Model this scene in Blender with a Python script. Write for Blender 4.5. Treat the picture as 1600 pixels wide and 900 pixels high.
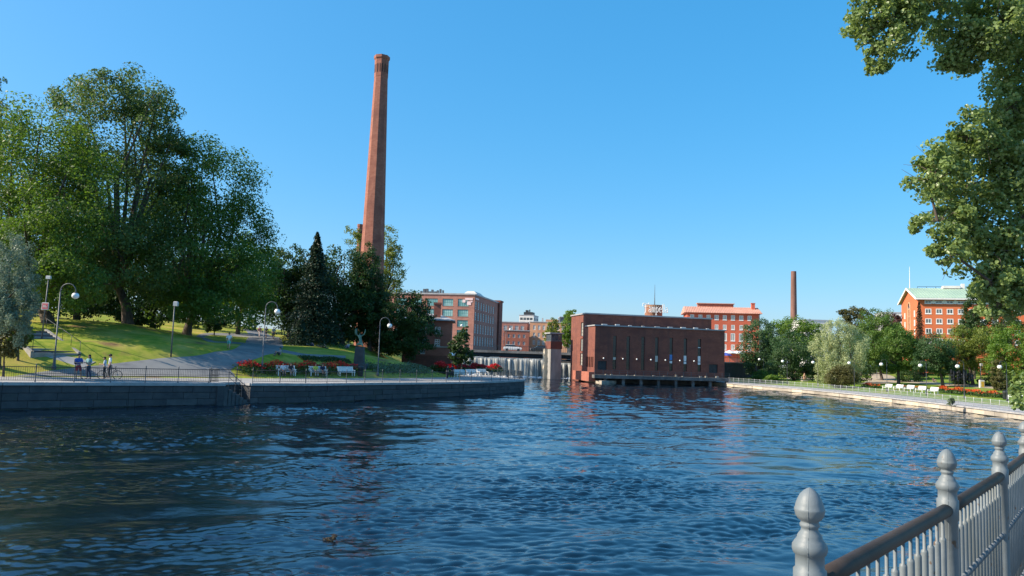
import bpy, bmesh, math, random
import numpy as np
from mathutils import Vector, Matrix, Euler
from mathutils.geometry import tessellate_polygon

for _o in list(bpy.data.objects):
    bpy.data.objects.remove(_o)
S = bpy.context.scene
COL = S.collection
R = math.radians

# ------------------------------------------------------------------ camera
CAM_Z = 4.8
FPX = 1155.0                      # focal length in photo pixels (1600 wide)
PITCH = math.atan(103 / FPX)
ROLL = 0.032
cam_d = bpy.data.cameras.new('camera')
cam_d.sensor_width = 36
cam_d.lens = 36 * FPX / 1600
cam_d.clip_end = 9000
cam_d.clip_start = 0.05
cam = bpy.data.objects.new('camera', cam_d)
COL.objects.link(cam)
CAM_M = Matrix.Translation((0, 0, CAM_Z)) @ Matrix.Rotation(math.pi / 2 + PITCH, 4, 'X') @ Matrix.Rotation(ROLL, 4, 'Z')
cam.matrix_world = CAM_M
S.camera = cam

# ------------------------------------------------------------------ world, sun, exposure
SUN_EL = 35.0
SUN_AZ = 10.0                     # the sun stands to the left (-X), this many degrees towards the camera's side
to_sun = Vector((-math.cos(R(SUN_AZ)) * math.cos(R(SUN_EL)), -math.sin(R(SUN_AZ)) * math.cos(R(SUN_EL)), math.sin(R(SUN_EL))))
W = bpy.data.worlds.new('World')
S.world = W
W.use_nodes = True
nt = W.node_tree
bg = nt.nodes['Background']
sky = nt.nodes.new('ShaderNodeTexSky')
sky.sky_type = 'NISHITA'
sky.sun_disc = False
sky.sun_elevation = R(SUN_EL)
sky.sun_rotation = math.atan2(to_sun.x, to_sun.y)
sky.altitude = 0
sky.air_density = 1.0
sky.dust_density = 1.5
sky.ozone_density = 10.0
sky_gm = nt.nodes.new('ShaderNodeGamma'); sky_gm.inputs[1].default_value = 0.5        # clear-day grade: flatter towards the horizon, deeper blue
sky_hs = nt.nodes.new('ShaderNodeHueSaturation')
sky_hs.inputs['Hue'].default_value = 0.495; sky_hs.inputs['Saturation'].default_value = 1.6; sky_hs.inputs['Value'].default_value = 2.42
nt.links.new(sky.outputs[0], sky_gm.inputs[0]); nt.links.new(sky_gm.outputs[0], sky_hs.inputs['Color']); nt.links.new(sky_hs.outputs[0], bg.inputs[0])
bg.inputs[1].default_value = 0.12
sun_d = bpy.data.lights.new('sun', 'SUN')
sun_d.energy = 5.0
sun_d.angle = R(0.53)
sun_d.color = (1.0, 0.87, 0.70)
sun = bpy.data.objects.new('sun', sun_d)
COL.objects.link(sun)
sun.rotation_euler = to_sun.to_track_quat('Z', 'Y').to_euler()
S.view_settings.view_transform = 'Standard'
S.view_settings.look = 'None'
S.view_settings.gamma = 1
S.view_settings.use_curve_mapping = False
S.view_settings.exposure = 0.72
S.render.engine = 'CYCLES'
S.cycles.max_bounces = 6

# ------------------------------------------------------------------ surveying: photo pixel + distance -> place
_right = CAM_M.col[0].xyz
_up = CAM_M.col[1].xyz
_fwd = -CAM_M.col[2].xyz
_cp = Vector((0, 0, CAM_Z))
def ray(px, py):
    return _fwd + _right * ((px - 800) / FPX) + _up * ((450 - py) / FPX)
def spot(px, py, Y):
    d = ray(px, py)
    return _cp + d * (Y / d.y)
def spotz(px, py, z):
    d = ray(px, py)
    return _cp + d * ((z - CAM_Z) / d.z)

# ------------------------------------------------------------------ mesh helpers
class MB:
    """collects shapes; build() links them as ONE mesh object"""
    def __init__(s):
        s.v = []; s.f = []; s.smooth = False
    def add(s, vs, fs):
        o = len(s.v)
        s.v += [tuple(v) for v in vs]
        s.f += [tuple(i + o for i in f) for f in fs]
        return s
    def box(s, x0, x1, y0, y1, z0, z1):
        return s.add([(x0,y0,z0),(x1,y0,z0),(x1,y1,z0),(x0,y1,z0),(x0,y0,z1),(x1,y0,z1),(x1,y1,z1),(x0,y1,z1)],
            [(0,3,2,1),(4,5,6,7),(0,1,5,4),(1,2,6,5),(2,3,7,6),(3,0,4,7)])
    def bevbox(s, x0, x1, y0, y1, z0, z1, b):
        vs = []; 
        for z, i in ((z0, b), (z0 + b, 0), (z1 - b, 0), (z1, b)):
            vs += [(x0+i,y0+i,z),(x1-i,y0+i,z),(x1-i,y1-i,z),(x0+i,y1-i,z)]
        fs = [(3,2,1,0),(12,13,14,15)]
        for k in range(3):
            for j in range(4):
                a = k*4+j; c = k*4+(j+1)%4
                fs.append((a, c, c+4, a+4))
        return s.add(vs, fs)
    def tube(s, pts, rad, n=8, cap=True, twist=0):
        pts = [Vector(p) for p in pts]
        if not hasattr(rad, '__len__'): rad = [rad] * len(pts)
        rings = []
        prev = None
        for i, p in enumerate(pts):
            d = (pts[min(i+1, len(pts)-1)] - pts[max(i-1, 0)])
            if d.length < 1e-9: d = Vector((0,0,1))
            d.normalize()
            if prev is None:
                a = Vector((0,0,1)) if abs(d.z) < .9 else Vector((1,0,0))
                x = d.cross(a).normalized()
            else:
                x = (prev - d * prev.dot(d))
                x = x.normalized() if x.length > 1e-6 else d.orthogonal().normalized()
            prev = x
            y = d.cross(x)
            rings.append([p + (x*math.cos(2*math.pi*k/n + twist) + y*math.sin(2*math.pi*k/n + twist)) * rad[i] for k in range(n)])
        vs = [v for r in rings for v in r]
        fs = []
        for i in range(len(pts)-1):
            for k in range(n):
                fs.append((i*n+k, i*n+(k+1)%n, (i+1)*n+(k+1)%n, (i+1)*n+k))
        if cap:
            fs.append(tuple(range(n-1, -1, -1)))
            m = (len(pts)-1)*n
            fs.append(tuple(range(m, m+n)))
        return s.add(vs, fs)
    def lathe(s, prof, n=12, c=(0,0,0), rot=0):
        vs = []; fs = []
        for r, z in prof:
            for k in range(n):
                a = 2*math.pi*k/n + rot
                vs.append((c[0]+r*math.cos(a), c[1]+r*math.sin(a), c[2]+z))
        for i in range(len(prof)-1):
            for k in range(n):
                fs.append((i*n+k, i*n+(k+1)%n, (i+1)*n+(k+1)%n, (i+1)*n+k))
        fs.append(tuple(range(n-1, -1, -1)))
        m = (len(prof)-1)*n
        fs.append(tuple(range(m, m+n)))
        return s.add(vs, fs)
    def sphere(s, c, r, n=12, m=8, sx=1, sy=1, sz=1):
        prof = [(max(r*math.sin(math.pi*i/m), 1e-4), -r*math.cos(math.pi*i/m)) for i in range(m+1)]
        vs = []; fs = []
        for q, z in prof:
            for k in range(n):
                a = 2*math.pi*k/n
                vs.append((c[0]+q*math.cos(a)*sx, c[1]+q*math.sin(a)*sy, c[2]+z*sz))
        for i in range(m):
            for k in range(n):
                fs.append((i*n+k, i*n+(k+1)%n, (i+1)*n+(k+1)%n, (i+1)*n+k))
        return s.add(vs, fs)
    def prism(s, poly, z0, z1):
        n = len(poly)
        area = sum(poly[i][0]*poly[(i+1)%n][1]-poly[(i+1)%n][0]*poly[i][1] for i in range(n))
        if area < 0: poly = poly[::-1]
        g = lambda z, p: z(p) if callable(z) else z
        vs = [(p[0],p[1],g(z0,p)) for p in poly] + [(p[0],p[1],g(z1,p)) for p in poly]
        fs = [(i,(i+1)%n,n+(i+1)%n,n+i) for i in range(n)]
        tri = tessellate_polygon([[Vector((p[0],p[1],0)) for p in poly]])
        for t in tri:
            a, b, c = t
            pa, pb, pc = poly[a], poly[b], poly[c]
            if (pb[0]-pa[0])*(pc[1]-pa[1])-(pb[1]-pa[1])*(pc[0]-pa[0]) < 0: a, b = b, a
            fs.append((n+a,n+b,n+c)); fs.append((c,b,a))
        return s.add(vs, fs)
    def xf(s, M):
        s.v = [tuple(M @ Vector(v)) for v in s.v]
        return s
    def mesh(s, name, mat, smooth=None):
        me = bpy.data.meshes.new(name)
        me.from_pydata(s.v, [], s.f)
        if mat: me.materials.append(mat)
        if smooth or (smooth is None and s.smooth):
            me.polygons.foreach_set('use_smooth', [True]*len(me.polygons))
        me.update()
        return me
    def build(s, name, mat, parent=None, smooth=None):
        return link(name, s.mesh(name, mat, smooth), parent)
def link(name, data, parent=None, loc=None, rz=None):
    o = bpy.data.objects.new(name, data)
    COL.objects.link(o)
    if parent is not None: o.parent = parent
    if loc is not None: o.location = loc
    if rz is not None: o.rotation_euler = (0, 0, rz)
    return o
def tag(o, label=None, cat=None, group=None, kind=None):
    if label: o['label'] = label
    if cat: o['category'] = cat
    if group: o['group'] = group
    if kind: o['kind'] = kind
    return o
def thing(name, label, cat, loc=(0,0,0), rz=0, group=None):
    o = link(name, None, None, loc, rz)
    o.empty_display_size = .2
    return tag(o, label, cat, group)
KIDS = {}
def copy_tree(o, parent=None):
    c = o.copy(); COL.objects.link(c); c.parent = parent
    for ch in o.children: copy_tree(ch, c)
    return c
def npmesh(name, V, F, mat, smooth=False, attrs=None):
    """V (n,3) array, F (m,k) array of equal-sized faces; attrs: face float attributes"""
    me = bpy.data.meshes.new(name)
    m, k = F.shape
    me.vertices.add(len(V)); me.vertices.foreach_set('co', np.asarray(V, np.float32).ravel())
    me.loops.add(m*k); me.loops.foreach_set('vertex_index', F.astype(np.int32).ravel())
    me.polygons.add(m)
    me.polygons.foreach_set('loop_start', np.arange(0, m*k, k, dtype=np.int32))
    if smooth: me.polygons.foreach_set('use_smooth', np.ones(m, bool))
    me.update(calc_edges=True)
    for an, arr in (attrs or {}).items():
        at = me.attributes.new(an, 'FLOAT', 'FACE')
        at.data.foreach_set('value', np.asarray(arr, np.float32))
    if mat: me.materials.append(mat)
    return me

# ------------------------------------------------------------------ materials
def newmat(name):
    m = bpy.data.materials.new(name); m.use_nodes = True
    return m, m.node_tree.nodes, m.node_tree.links, m.node_tree.nodes['Principled BSDF']
def surf(name, c1, c2=None, scale=3.0, rough=.8, stretch=(1,1,1), bump=0, bscale=None, metal=0, spec=.4, c3=None, detail=6, lo=.35, hi=.65, dist=.05, chip=None):
    """colour wanders between c1 and c2 (and a coarse third c3), with fine relief"""
    m, N, L, P = newmat(name)
    P.inputs['Roughness'].default_value = rough
    P.inputs['Metallic'].default_value = metal
    P.inputs['Specular IOR Level'].default_value = spec
    if c2 is None:
        P.inputs['Base Color'].default_value = (*c1, 1)
    tc = N.new('ShaderNodeNewGeometry')
    mp = N.new('ShaderNodeMapping'); mp.inputs['Scale'].default_value = stretch
    L.new(tc.outputs['Position'], mp.inputs[0])
    if c2 is not None:
        nz = N.new('ShaderNodeTexNoise'); nz.inputs['Scale'].default_value = scale; nz.inputs['Detail'].default_value = detail
        L.new(mp.outputs[0], nz.inputs['Vector'])
        rp = N.new('ShaderNodeMapRange'); rp.inputs[1].default_value = lo; rp.inputs[2].default_value = hi
        L.new(nz.outputs[0], rp.inputs[0])
        mx = N.new('ShaderNodeMix'); mx.data_type = 'RGBA'
        mx.inputs[6].default_value = (*c1, 1); mx.inputs[7].default_value = (*c2, 1)
        L.new(rp.outputs[0], mx.inputs[0])
        out = mx.outputs[2]
        if c3 is not None:
            n3 = N.new('ShaderNodeTexNoise'); n3.inputs['Scale'].default_value = scale*.17; n3.inputs['Detail'].default_value = 4
            L.new(mp.outputs[0], n3.inputs['Vector'])
            r3 = N.new('ShaderNodeMapRange'); r3.inputs[1].default_value = .48; r3.inputs[2].default_value = .68
            L.new(n3.outputs[0], r3.inputs[0])
            m3 = N.new('ShaderNodeMix'); m3.data_type = 'RGBA'; m3.inputs[7].default_value = (*c3, 1)
            L.new(out, m3.inputs[6]); L.new(r3.outputs[0], m3.inputs[0])
            out = m3.outputs[2]
        if chip is not None:           # (colour, scale, threshold, stretch): stains or chipped spots with a shape of their own
            mq = N.new('ShaderNodeMapping'); mq.inputs['Scale'].default_value = chip[3]; L.new(tc.outputs['Position'], mq.inputs[0])
            n4 = N.new('ShaderNodeTexNoise'); n4.inputs['Scale'].default_value = chip[1]; n4.inputs['Detail'].default_value = 8; L.new(mq.outputs[0], n4.inputs['Vector'])
            r4 = N.new('ShaderNodeMapRange'); r4.inputs[1].default_value = chip[2]; r4.inputs[2].default_value = chip[2]+chip[4]; L.new(n4.outputs[0], r4.inputs[0])
            m4 = N.new('ShaderNodeMix'); m4.data_type = 'RGBA'; m4.inputs[7].default_value = (*chip[0], 1)
            L.new(out, m4.inputs[6]); L.new(r4.outputs[0], m4.inputs[0]); out = m4.outputs[2]
        L.new(out, P.inputs['Base Color'])
    if bump:
        nb = N.new('ShaderNodeTexNoise'); nb.inputs['Scale'].default_value = bscale or scale*6; nb.inputs['Detail'].default_value = 5
        L.new(mp.outputs[0], nb.inputs['Vector'])
        bp = N.new('ShaderNodeBump'); bp.inputs['Strength'].default_value = bump; bp.inputs['Distance'].default_value = dist
        L.new(nb.outputs[0], bp.inputs['Height']); L.new(bp.outputs[0], P.inputs['Normal'])
    return m
def leafmat(name, c1, c2, c3=None, trans=.35, rough=.5, spec=.3):
    m, N, L, P = newmat(name)
    at = N.new('ShaderNodeAttribute'); at.attribute_name = 'tint'
    rp = N.new('ShaderNodeValToRGB')
    rp.color_ramp.elements[0].color = (*c1, 1); rp.color_ramp.elements[1].color = (*c2, 1)
    if c3:
        e = rp.color_ramp.elements.new(.93); e.color = (*c3, 1); rp.color_ramp.elements[2].position = 1
        rp.color_ramp.elements[1].color = (*c2, 1); rp.color_ramp.elements[1].position = .85
    L.new(at.outputs['Fac'], rp.inputs[0])
    L.new(rp.outputs[0], P.inputs['Base Color'])
    P.inputs['Roughness'].default_value = rough; P.inputs['Specular IOR Level'].default_value = spec
    tr = N.new('ShaderNodeBsdfTranslucent')
    hs = N.new('ShaderNodeHueSaturation'); hs.inputs['Saturation'].default_value = 1.15; hs.inputs['Value'].default_value = 1.5; hs.inputs['Hue'].default_value = .485
    L.new(rp.outputs[0], hs.inputs['Color']); L.new(hs.outputs[0], tr.inputs[0])
    mx = N.new('ShaderNodeMixShader'); mx.inputs[0].default_value = trans
    L.new(P.outputs[0], mx.inputs[1]); L.new(tr.outputs[0], mx.inputs[2])
    L.new(mx.outputs[0], N['Material Output'].inputs['Surface'])
    return m
M = {}
M['grass'] = surf('grass', (.15,.22,.022), (.3,.31,.042), 1.4, .9, bump=.7, bscale=14, c3=(.42,.34,.085), spec=.1, chip=((.2,.13,.06), .35, .58, (1,1,1), .12))
M['lush'] = surf('lush_grass', (.085,.165,.016), (.165,.25,.035), 1.3, .9, bump=.7, bscale=14, c3=(.23,.26,.05), spec=.1, chip=((.25,.22,.07), .3, .56, (1,1,1), .15))
M['soil'] = surf('soil', (.09,.055,.03), (.16,.11,.06), 2, .95, bump=.5)
M['asphalt'] = surf('asphalt', (.13,.135,.14), (.2,.2,.2), 1.2, .9, bump=.3, bscale=60, c3=(.24,.235,.22), dist=.01)
M['paving'] = surf('paving', (.27,.265,.255), (.36,.345,.325), .8, .85, bump=.3, bscale=40, c3=(.22,.215,.21), dist=.01)
M['gravel'] = surf('gravel', (.33,.27,.19), (.42,.35,.26), 2, .95, bump=.5, bscale=40, dist=.02)
M['granite'] = surf('granite', (.055,.057,.063), (.085,.085,.086), 1.6, .8, bump=.6, bscale=18, c3=(.07,.072,.075))
M['granite2'] = surf('granite_pale', (.062,.064,.068), (.1,.1,.1), 1.6, .8, bump=.6, bscale=18, c3=(.05,.052,.055))
M['granite3'] = surf('granite_dark', (.045,.047,.053), (.075,.075,.077), 1.6, .8, bump=.6, bscale=18, c3=(.06,.065,.06))
M['wetstone'] = surf('wet_stone', (.016,.019,.016), (.035,.038,.03), 2.5, .35, bump=.5, bscale=14, c3=(.02,.03,.015))
M['coping'] = surf('coping', (.3,.3,.3), (.42,.41,.4), 2, .8, bump=.4)
M['palestone'] = surf('pale_stone', (.36,.32,.26), (.48,.43,.35), 1.5, .85, bump=.6, c3=(.25,.22,.18))
M['concrete'] = surf('concrete', (.24,.23,.21), (.36,.34,.31), 1, .85, bump=.4, stretch=(1,1,.4), c3=(.16,.15,.14))
M['darkconc'] = surf('dark_concrete', (.1,.1,.1), (.18,.175,.17), 1, .85, bump=.4, c3=(.07,.07,.07))
M['brick_dark'] = surf('brown_brick', (.18,.062,.042), (.235,.085,.058), 2.2, .9, stretch=(1,1,2.5), bump=.3, bscale=10, c3=(.15,.053,.04), chip=((.11,.05,.042), 1.0, .5, (.9,.9,.09), .25))
M['brick_red'] = surf('red_brick', (.33,.11,.07), (.4,.145,.095), 1.2, .9, stretch=(1,1,2), bump=.3, bscale=8, c3=(.28,.1,.07))
M['brick_pink'] = surf('faded_brick', (.34,.15,.11), (.43,.2,.15), .8, .9, stretch=(1,1,2), bump=.2, bscale=8, c3=(.3,.14,.11))
M['brick_orange'] = surf('orange_brick', (.5,.26,.14), (.58,.33,.2), .8, .9, stretch=(1,1,2), c3=(.44,.22,.13))
M['plaster_red'] = surf('red_plaster', (.52,.115,.06), (.56,.135,.075), .35, .9, c3=(.48,.11,.06))
M['plaster_orange'] = surf('orange_plaster', (.58,.145,.055), (.62,.165,.065), .3, .9, c3=(.54,.135,.055))
M['whitepaint'] = surf('white_paint', (.72,.72,.7), (.8,.8,.78), 2, .5)
M['palewall'] = surf('pale_wall', (.6,.58,.54), (.68,.66,.62), .5, .85)
M['cream'] = surf('cream_stone', (.55,.47,.34), (.64,.55,.42), 1, .85)
M['copper'] = surf('verdigris_roof', (.3,.41,.31), (.36,.47,.36), .6, .6, c3=(.26,.37,.29))
M['tile'] = surf('clay_tile', (.5,.26,.19), (.58,.32,.24), .8, .8, c3=(.44,.22,.16))
M['roofgrey'] = surf('grey_roof', (.3,.3,.31), (.38,.38,.38), .6, .6)
M['darkmetal'] = surf('dark_metal', (.025,.03,.035), (.045,.05,.055), 5, .5, metal=.3)
M['greymetal'] = surf('grey_metal', (.075,.085,.095), (.12,.13,.14), 5, .5, metal=.3)
M['lightmetal'] = surf('galvanised', (.45,.46,.46), (.55,.55,.55), 4, .5, metal=.3)
M['glass'] = surf('window_glass', (.05,.065,.075), (.12,.14,.15), .35, .08, spec=.8, lo=.45, hi=.55)
M['glass_green'] = surf('teal_sky_glass', (.13,.3,.29), (.3,.48,.46), .25, .12, spec=.8, lo=.42, hi=.58)  # greenish glazing, with the bright sky reflection put into the pane colour
M['glass_pale'] = surf('curtained_glass', (.3,.32,.32), (.5,.48,.42), .3, .2, spec=.7)
M['glass_dark'] = surf('dark_glass', (.012,.013,.016), (.03,.03,.035), .5, .15, spec=.6)
M['tealframe'] = surf('teal_frame', (.06,.2,.19), (.08,.25,.23), 3, .6)
M['globe'] = surf('opal_globe', (.8,.8,.78), (.86,.86,.84), 4, .25)
M['bark'] = surf('bark', (.06,.045,.035), (.12,.095,.075), 6, .95, stretch=(1,1,.25), bump=.8, bscale=14)
M['palebark'] = surf('pale_bark', (.2,.17,.13), (.32,.28,.22), 6, .95, stretch=(1,1,.25), bump=.8, bscale=14)
M['dead'] = surf('dry_twig', (.2,.15,.09), (.28,.2,.12), 6, .9)
# ------------------------------------------------------------------ land outlines (metres, from the survey)
def xy(v): return (v.x, v.y)
_n0 = Vector((*xy(spotz(349, 633.2, 0)), 0)); _n1 = Vector((*xy(spotz(390, 631.6, 0)), 0))
_nd = (_n1 - _n0).normalized(); _nn = Vector((-_nd.y, _nd.x, 0))
NOTCH_IN = 1.5
notch = [_n0, _n0 + _nn*NOTCH_IN, _n1 + _nn*NOTCH_IN, _n1]
L_EDGE = [(-75, 12), (-50, 35.5), (-33.7, 49.7), (-27.9, 54.9)] + [(p.x, p.y) for p in notch] + \
         [(-17.2, 64.9), (-12.2, 72.3), (-8.4, 77.2), (-5.0, 82.2), (-2.2, 87.3), (.1, 92.2), (1.6, 96.2), (2.1, 99.2), (1.5, 102), (-.5, 104.6), (-4, 108), (-7, 116), (-9, 130), (-9.6, 156.5)]
L_POLY = L_EDGE + [(-9.6, 300), (-260, 300), (-260, 12)]
R_EDGE = [(36.5, 150), (40.6, 138.9), (44.5, 128), (47.5, 118.8), (49.2, 107), (49.8, 96.8), (49.9, 84), (49.4, 71.8), (46.5, 58), (40, 46), (30, 37)]
R_POLY = R_EDGE + [(30, 20), (260, 20), (260, 300), (30, 300)]
def inpoly(X, Y, poly):
    r = np.zeros(X.shape, bool); n = len(poly)
    for i in range(n):
        (x0, y0), (x1, y1) = poly[i], poly[(i+1) % n]
        if y0 == y1: continue
        c = ((y0 > Y) != (y1 > Y)) & (X < (x1-x0)*(Y-y0)/(y1-y0)+x0)
        r ^= c
    return r
def edist(X, Y, line):
    d = np.full(X.shape, 1e9)
    for (x0, y0), (x1, y1) in zip(line[:-1], line[1:]):
        dx, dy = x1-x0, y1-y0
        t = np.clip(((X-x0)*dx+(Y-y0)*dy)/(dx*dx+dy*dy), 0, 1)
        d = np.minimum(d, np.hypot(X-x0-t*dx, Y-y0-t*dy))
    return d
def ze_left(x):                    # quay level, falling a little towards the point
    return np.clip(1.85 - (np.asarray(x, float)+33)/32*.32, 1.5, 1.9)
_ctl = [(100,545,60),(100,499,80),(200,560,62),(200,507,82),(300,556,68),(290,525,92),(358,545,98),(420,528,115),(437,555,80),(500,540,97),
        (560,563,84),(640,570,94),(700,570,100),(500,531,110),(640,553,118),(30,552,58),(30,516,70),(-80,500,72),(-200,480,75)]
_C = np.array([list(spot(*c)) for c in _ctl] + [[-60,150,8.5],[-20,150,4.2],[-110,100,11],[-30,135,5.2],[-60,200,9],[-20,200,4.5],[-200,120,14],[-200,250,12],[-14,108,2.0],[-12,125,2.6]])
def _tps(a, b):
    r2 = ((a[:, None, :]-b[None, :, :])**2).sum(2)
    return np.where(r2 > 0, r2*np.log(r2+1e-12), 0)
_A = _C[:, :2]/50
_K = _tps(_A, _A) + np.eye(len(_A))*.02
_Pm = np.hstack([np.ones((len(_A), 1)), _A])
_Mx = np.block([[_K, _Pm], [_Pm.T, np.zeros((3, 3))]])
_w = np.linalg.solve(_Mx, np.concatenate([_C[:, 2], np.zeros(3)]))
def h_left_raw(X, Y):
    q = np.stack([X.ravel(), Y.ravel()], 1)/50
    z = (_tps(q, _A) @ _w[:-3] + _w[-3] + q @ _w[-2:]).reshape(X.shape)
    t = edist(X, Y, [p for k, p in enumerate(L_EDGE) if k not in (5, 6)])
    ze = ze_left(X)
    s = np.clip((t-7.0)/9.0, 0, 1); s = s*s*(3-2*s)
    z = np.clip(z, ze, 15)
    bump = .12*np.sin(X*.35+1)*np.sin(Y*.28) * s
    return ze - .06 + s*(z-ze+.06) + bump
def h_right_raw(X, Y):
    t = edist(X, Y, R_EDGE)
    s1 = np.clip((t-6)/14, 0, 1); s2 = np.clip((t-22)/60, 0, 1)
    return .72 - .06 + s1*s1*(3-2*s1)*.55 + s2*s2*(3-2*s2)*2.0 + .05*np.sin(X*.3)*np.sin(Y*.33)*s1
def make_grid(x0, x1, y0, y1, d, hf):
    xs = np.arange(x0, x1+d/2, d); ys = np.arange(y0, y1+d/2, d)
    X, Y = np.meshgrid(xs, ys)
    return xs, ys, hf(X, Y)
GL = make_grid(-130, 6, 20, 200, 1.0, h_left_raw)
GR = make_grid(28, 170, 30, 230, 1.0, h_right_raw)
def bil(G, x, y):
    xs, ys, Z = G
    fx = min(max((x-xs[0])/(xs[1]-xs[0]), 0), len(xs)-1.001); fy = min(max((y-ys[0])/(ys[1]-ys[0]), 0), len(ys)-1.001)
    i, j = int(fx), int(fy); a, b = fx-i, fy-j
    return float(Z[j,i]*(1-a)*(1-b)+Z[j,i+1]*a*(1-b)+Z[j+1,i]*(1-a)*b+Z[j+1,i+1]*a*b)
def ground(px, py, side=None):
    """where the line of sight through a pixel meets the land"""
    d = ray(px, py)
    G = GL if (side or ('L' if px < 840 else 'R')) == 'L' else GR
    y = 40.0
    while y < 198:
        p = _cp + d*(y/d.y)
        if p.z <= bil(G, p.x, p.y)+.0:
            return p
        y += .1
    return p
def zl(x, y): return bil(GL, x, y)
def zr(x, y): return bil(GR, x, y)
def terrain(name, G, poly, line, inset, mat):
    xs, ys, Z = G
    X, Y = np.meshgrid(xs, ys)
    ok = inpoly(X, Y, poly) & (edist(X, Y, line) > inset)
    V = np.stack([X, Y, Z], 2).reshape(-1, 3)
    nx = len(xs)
    I = np.arange(len(V)).reshape(X.shape)
    c = ok[:-1,:-1] & ok[1:,:-1] & ok[:-1,1:] & ok[1:,1:]
    Fq = np.stack([I[:-1,:-1][c], I[:-1,1:][c], I[1:,1:][c], I[1:,:-1][c]], 1)
    used = np.unique(Fq); remap = np.zeros(len(V), int); remap[used] = np.arange(len(used))
    return tag(link(name, npmesh(name, V[used], remap[Fq], mat, True)), kind='structure')
terrain('park_lawn', GL, L_POLY, L_EDGE, 1.2, M['grass'])
terrain('riverside_lawn', GR, R_POLY, R_EDGE, 1.2, M['lush'])

# the far ground, one sheet to the horizon, behind the dam and under the town
b = MB(); b.prism([(-5000, 190), (-60, 190), (-9.5, 160), (-9.5, 330), (14, 330), (14, 160), (60, 200), (5000, 200), (5000, 8000), (-5000, 8000)], 1.0, 3.1)
tag(b.build('town_ground', M['paving']), kind='structure')

# ------------------------------------------------------------------ water
def sea_tile(n, size, lmin, lmax, slope, seed, wind, spread):
    """a periodic patch of random waves with sharpened crests (height and sideways shift)"""
    r = np.random.default_rng(seed)
    k1 = np.fft.fftfreq(n, size/n)*2*np.pi
    KX, KY = np.meshgrid(k1, k1); K = np.hypot(KX, KY); K[0, 0] = 1
    lam = 2*np.pi/K
    amp = K**-2.15*np.exp(-(lam/lmax)**4)*np.exp(-(lmin/lam)**4)
    ca = np.abs((KX*math.cos(wind)+KY*math.sin(wind))/K)
    amp *= (1-spread)*ca**2+spread
    amp[0, 0] = 0
    Fz = amp*(r.normal(size=(n, n))+1j*r.normal(size=(n, n)))
    h = np.fft.ifft2(Fz).real
    sx = np.fft.ifft2(1j*KX*Fz).real; sy = np.fft.ifft2(1j*KY*Fz).real
    c = slope/math.sqrt((sx**2).mean()+(sy**2).mean())
    dx = np.fft.ifft2(-1j*KX/K*Fz).real; dy = np.fft.ifft2(-1j*KY/K*Fz).real
    return size, n, np.stack([dx*c, dy*c, h*c], -1)
TILES = [(sea_tile(1024, 53.0, .17, .72, .205, 1, math.pi*.5, .35), 0.0), (sea_tile(512, 67.0, 1.0, 5.5, .07, 2, math.pi*.45, .45), R(21))]
def sample(tile, X, Y):
    size, n, A = tile
    fx = (X/size*n) % n; fy = (Y/size*n) % n
    i = np.floor(fx).astype(int); j = np.floor(fy).astype(int); a = (fx-i)[..., None]; c = (fy-j)[..., None]
    i %= n; j %= n; i2 = (i+1) % n; j2 = (j+1) % n
    return A[j, i]*(1-a)*(1-c)+A[j, i2]*a*(1-c)+A[j2, i]*(1-a)*c+A[j2, i2]*a*c
def waves(X, Y, fine):
    wx = X + 1.1*np.sin(Y*.13+.7) + .6*np.sin(X*.21+Y*.17); wy = Y + .9*np.sin(X*.15+1.9) + .5*np.sin(Y*.26-X*.2+.6)
    patch = np.clip(.9+.65*np.sin(wx*.19+wy*.12+1)*np.sin(wy*.16-wx*.09)+.35*np.sin(wx*.52-wy*.61+2*np.sin(wy*.2)), .12, 1.7)
    P_ = np.stack([X, Y, np.zeros_like(X)], -1)
    for (t, rot), w in zip(TILES, (fine*patch, .65+.35*patch)):
        c, s = math.cos(rot), math.sin(rot)
        D = sample(t, wx*c+wy*s, -wx*s+wy*c)
        P_[..., 0] += w*1.5*(D[..., 0]*c-D[..., 1]*s); P_[..., 1] += w*1.5*(D[..., 0]*s+D[..., 1]*c); P_[..., 2] += w*D[..., 2]
    return P_
def water_patch(x0, x1, y0, y1, d, fine):
    xs = np.arange(x0, x1+d/2, d); ys = np.arange(y0, y1+d/2, d)
    X, Y = np.meshgrid(xs, ys)
    V = waves(X, Y, fine).reshape(-1, 3)
    I = np.arange(len(V)).reshape(X.shape)
    Fq = np.stack([I[:-1,:-1], I[:-1,1:], I[1:,1:], I[1:,:-1]], -1).reshape(-1, 4)
    return V, Fq
VV, FF, off = [], [], 0
for a in ((-60, 40, -12, 12, .6, .0), (-70, -24, 12, 30, .4, .3), (-24, 22, 12, 30, .066, 1.0), (22, 60, 12, 30, .5, .2), (-46, 46, 30, 60, .15, 1.0), (-80, -46, 30, 60, .6, .2), (46, 60, 30, 60, .5, .2), (-30, 56, 60, 100, .26, .9), (-14, 56, 100, 160, .45, .7)):
    v, f = water_patch(*a)
    VV.append(v); FF.append(f+off); off += len(v)
m, N, L, P = newmat('river_water')
P.inputs['Base Color'].default_value = (.002, .008, .017, 1)
P.inputs['Roughness'].default_value = .02
P.inputs['IOR'].default_value = 1.7
g = N.new('ShaderNodeNewGeometry'); mp = N.new('ShaderNodeMapping'); mp.inputs['Scale'].default_value = (.75, 1, 1)
L.new(g.outputs['Position'], mp.inputs[0])
prev = None
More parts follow.
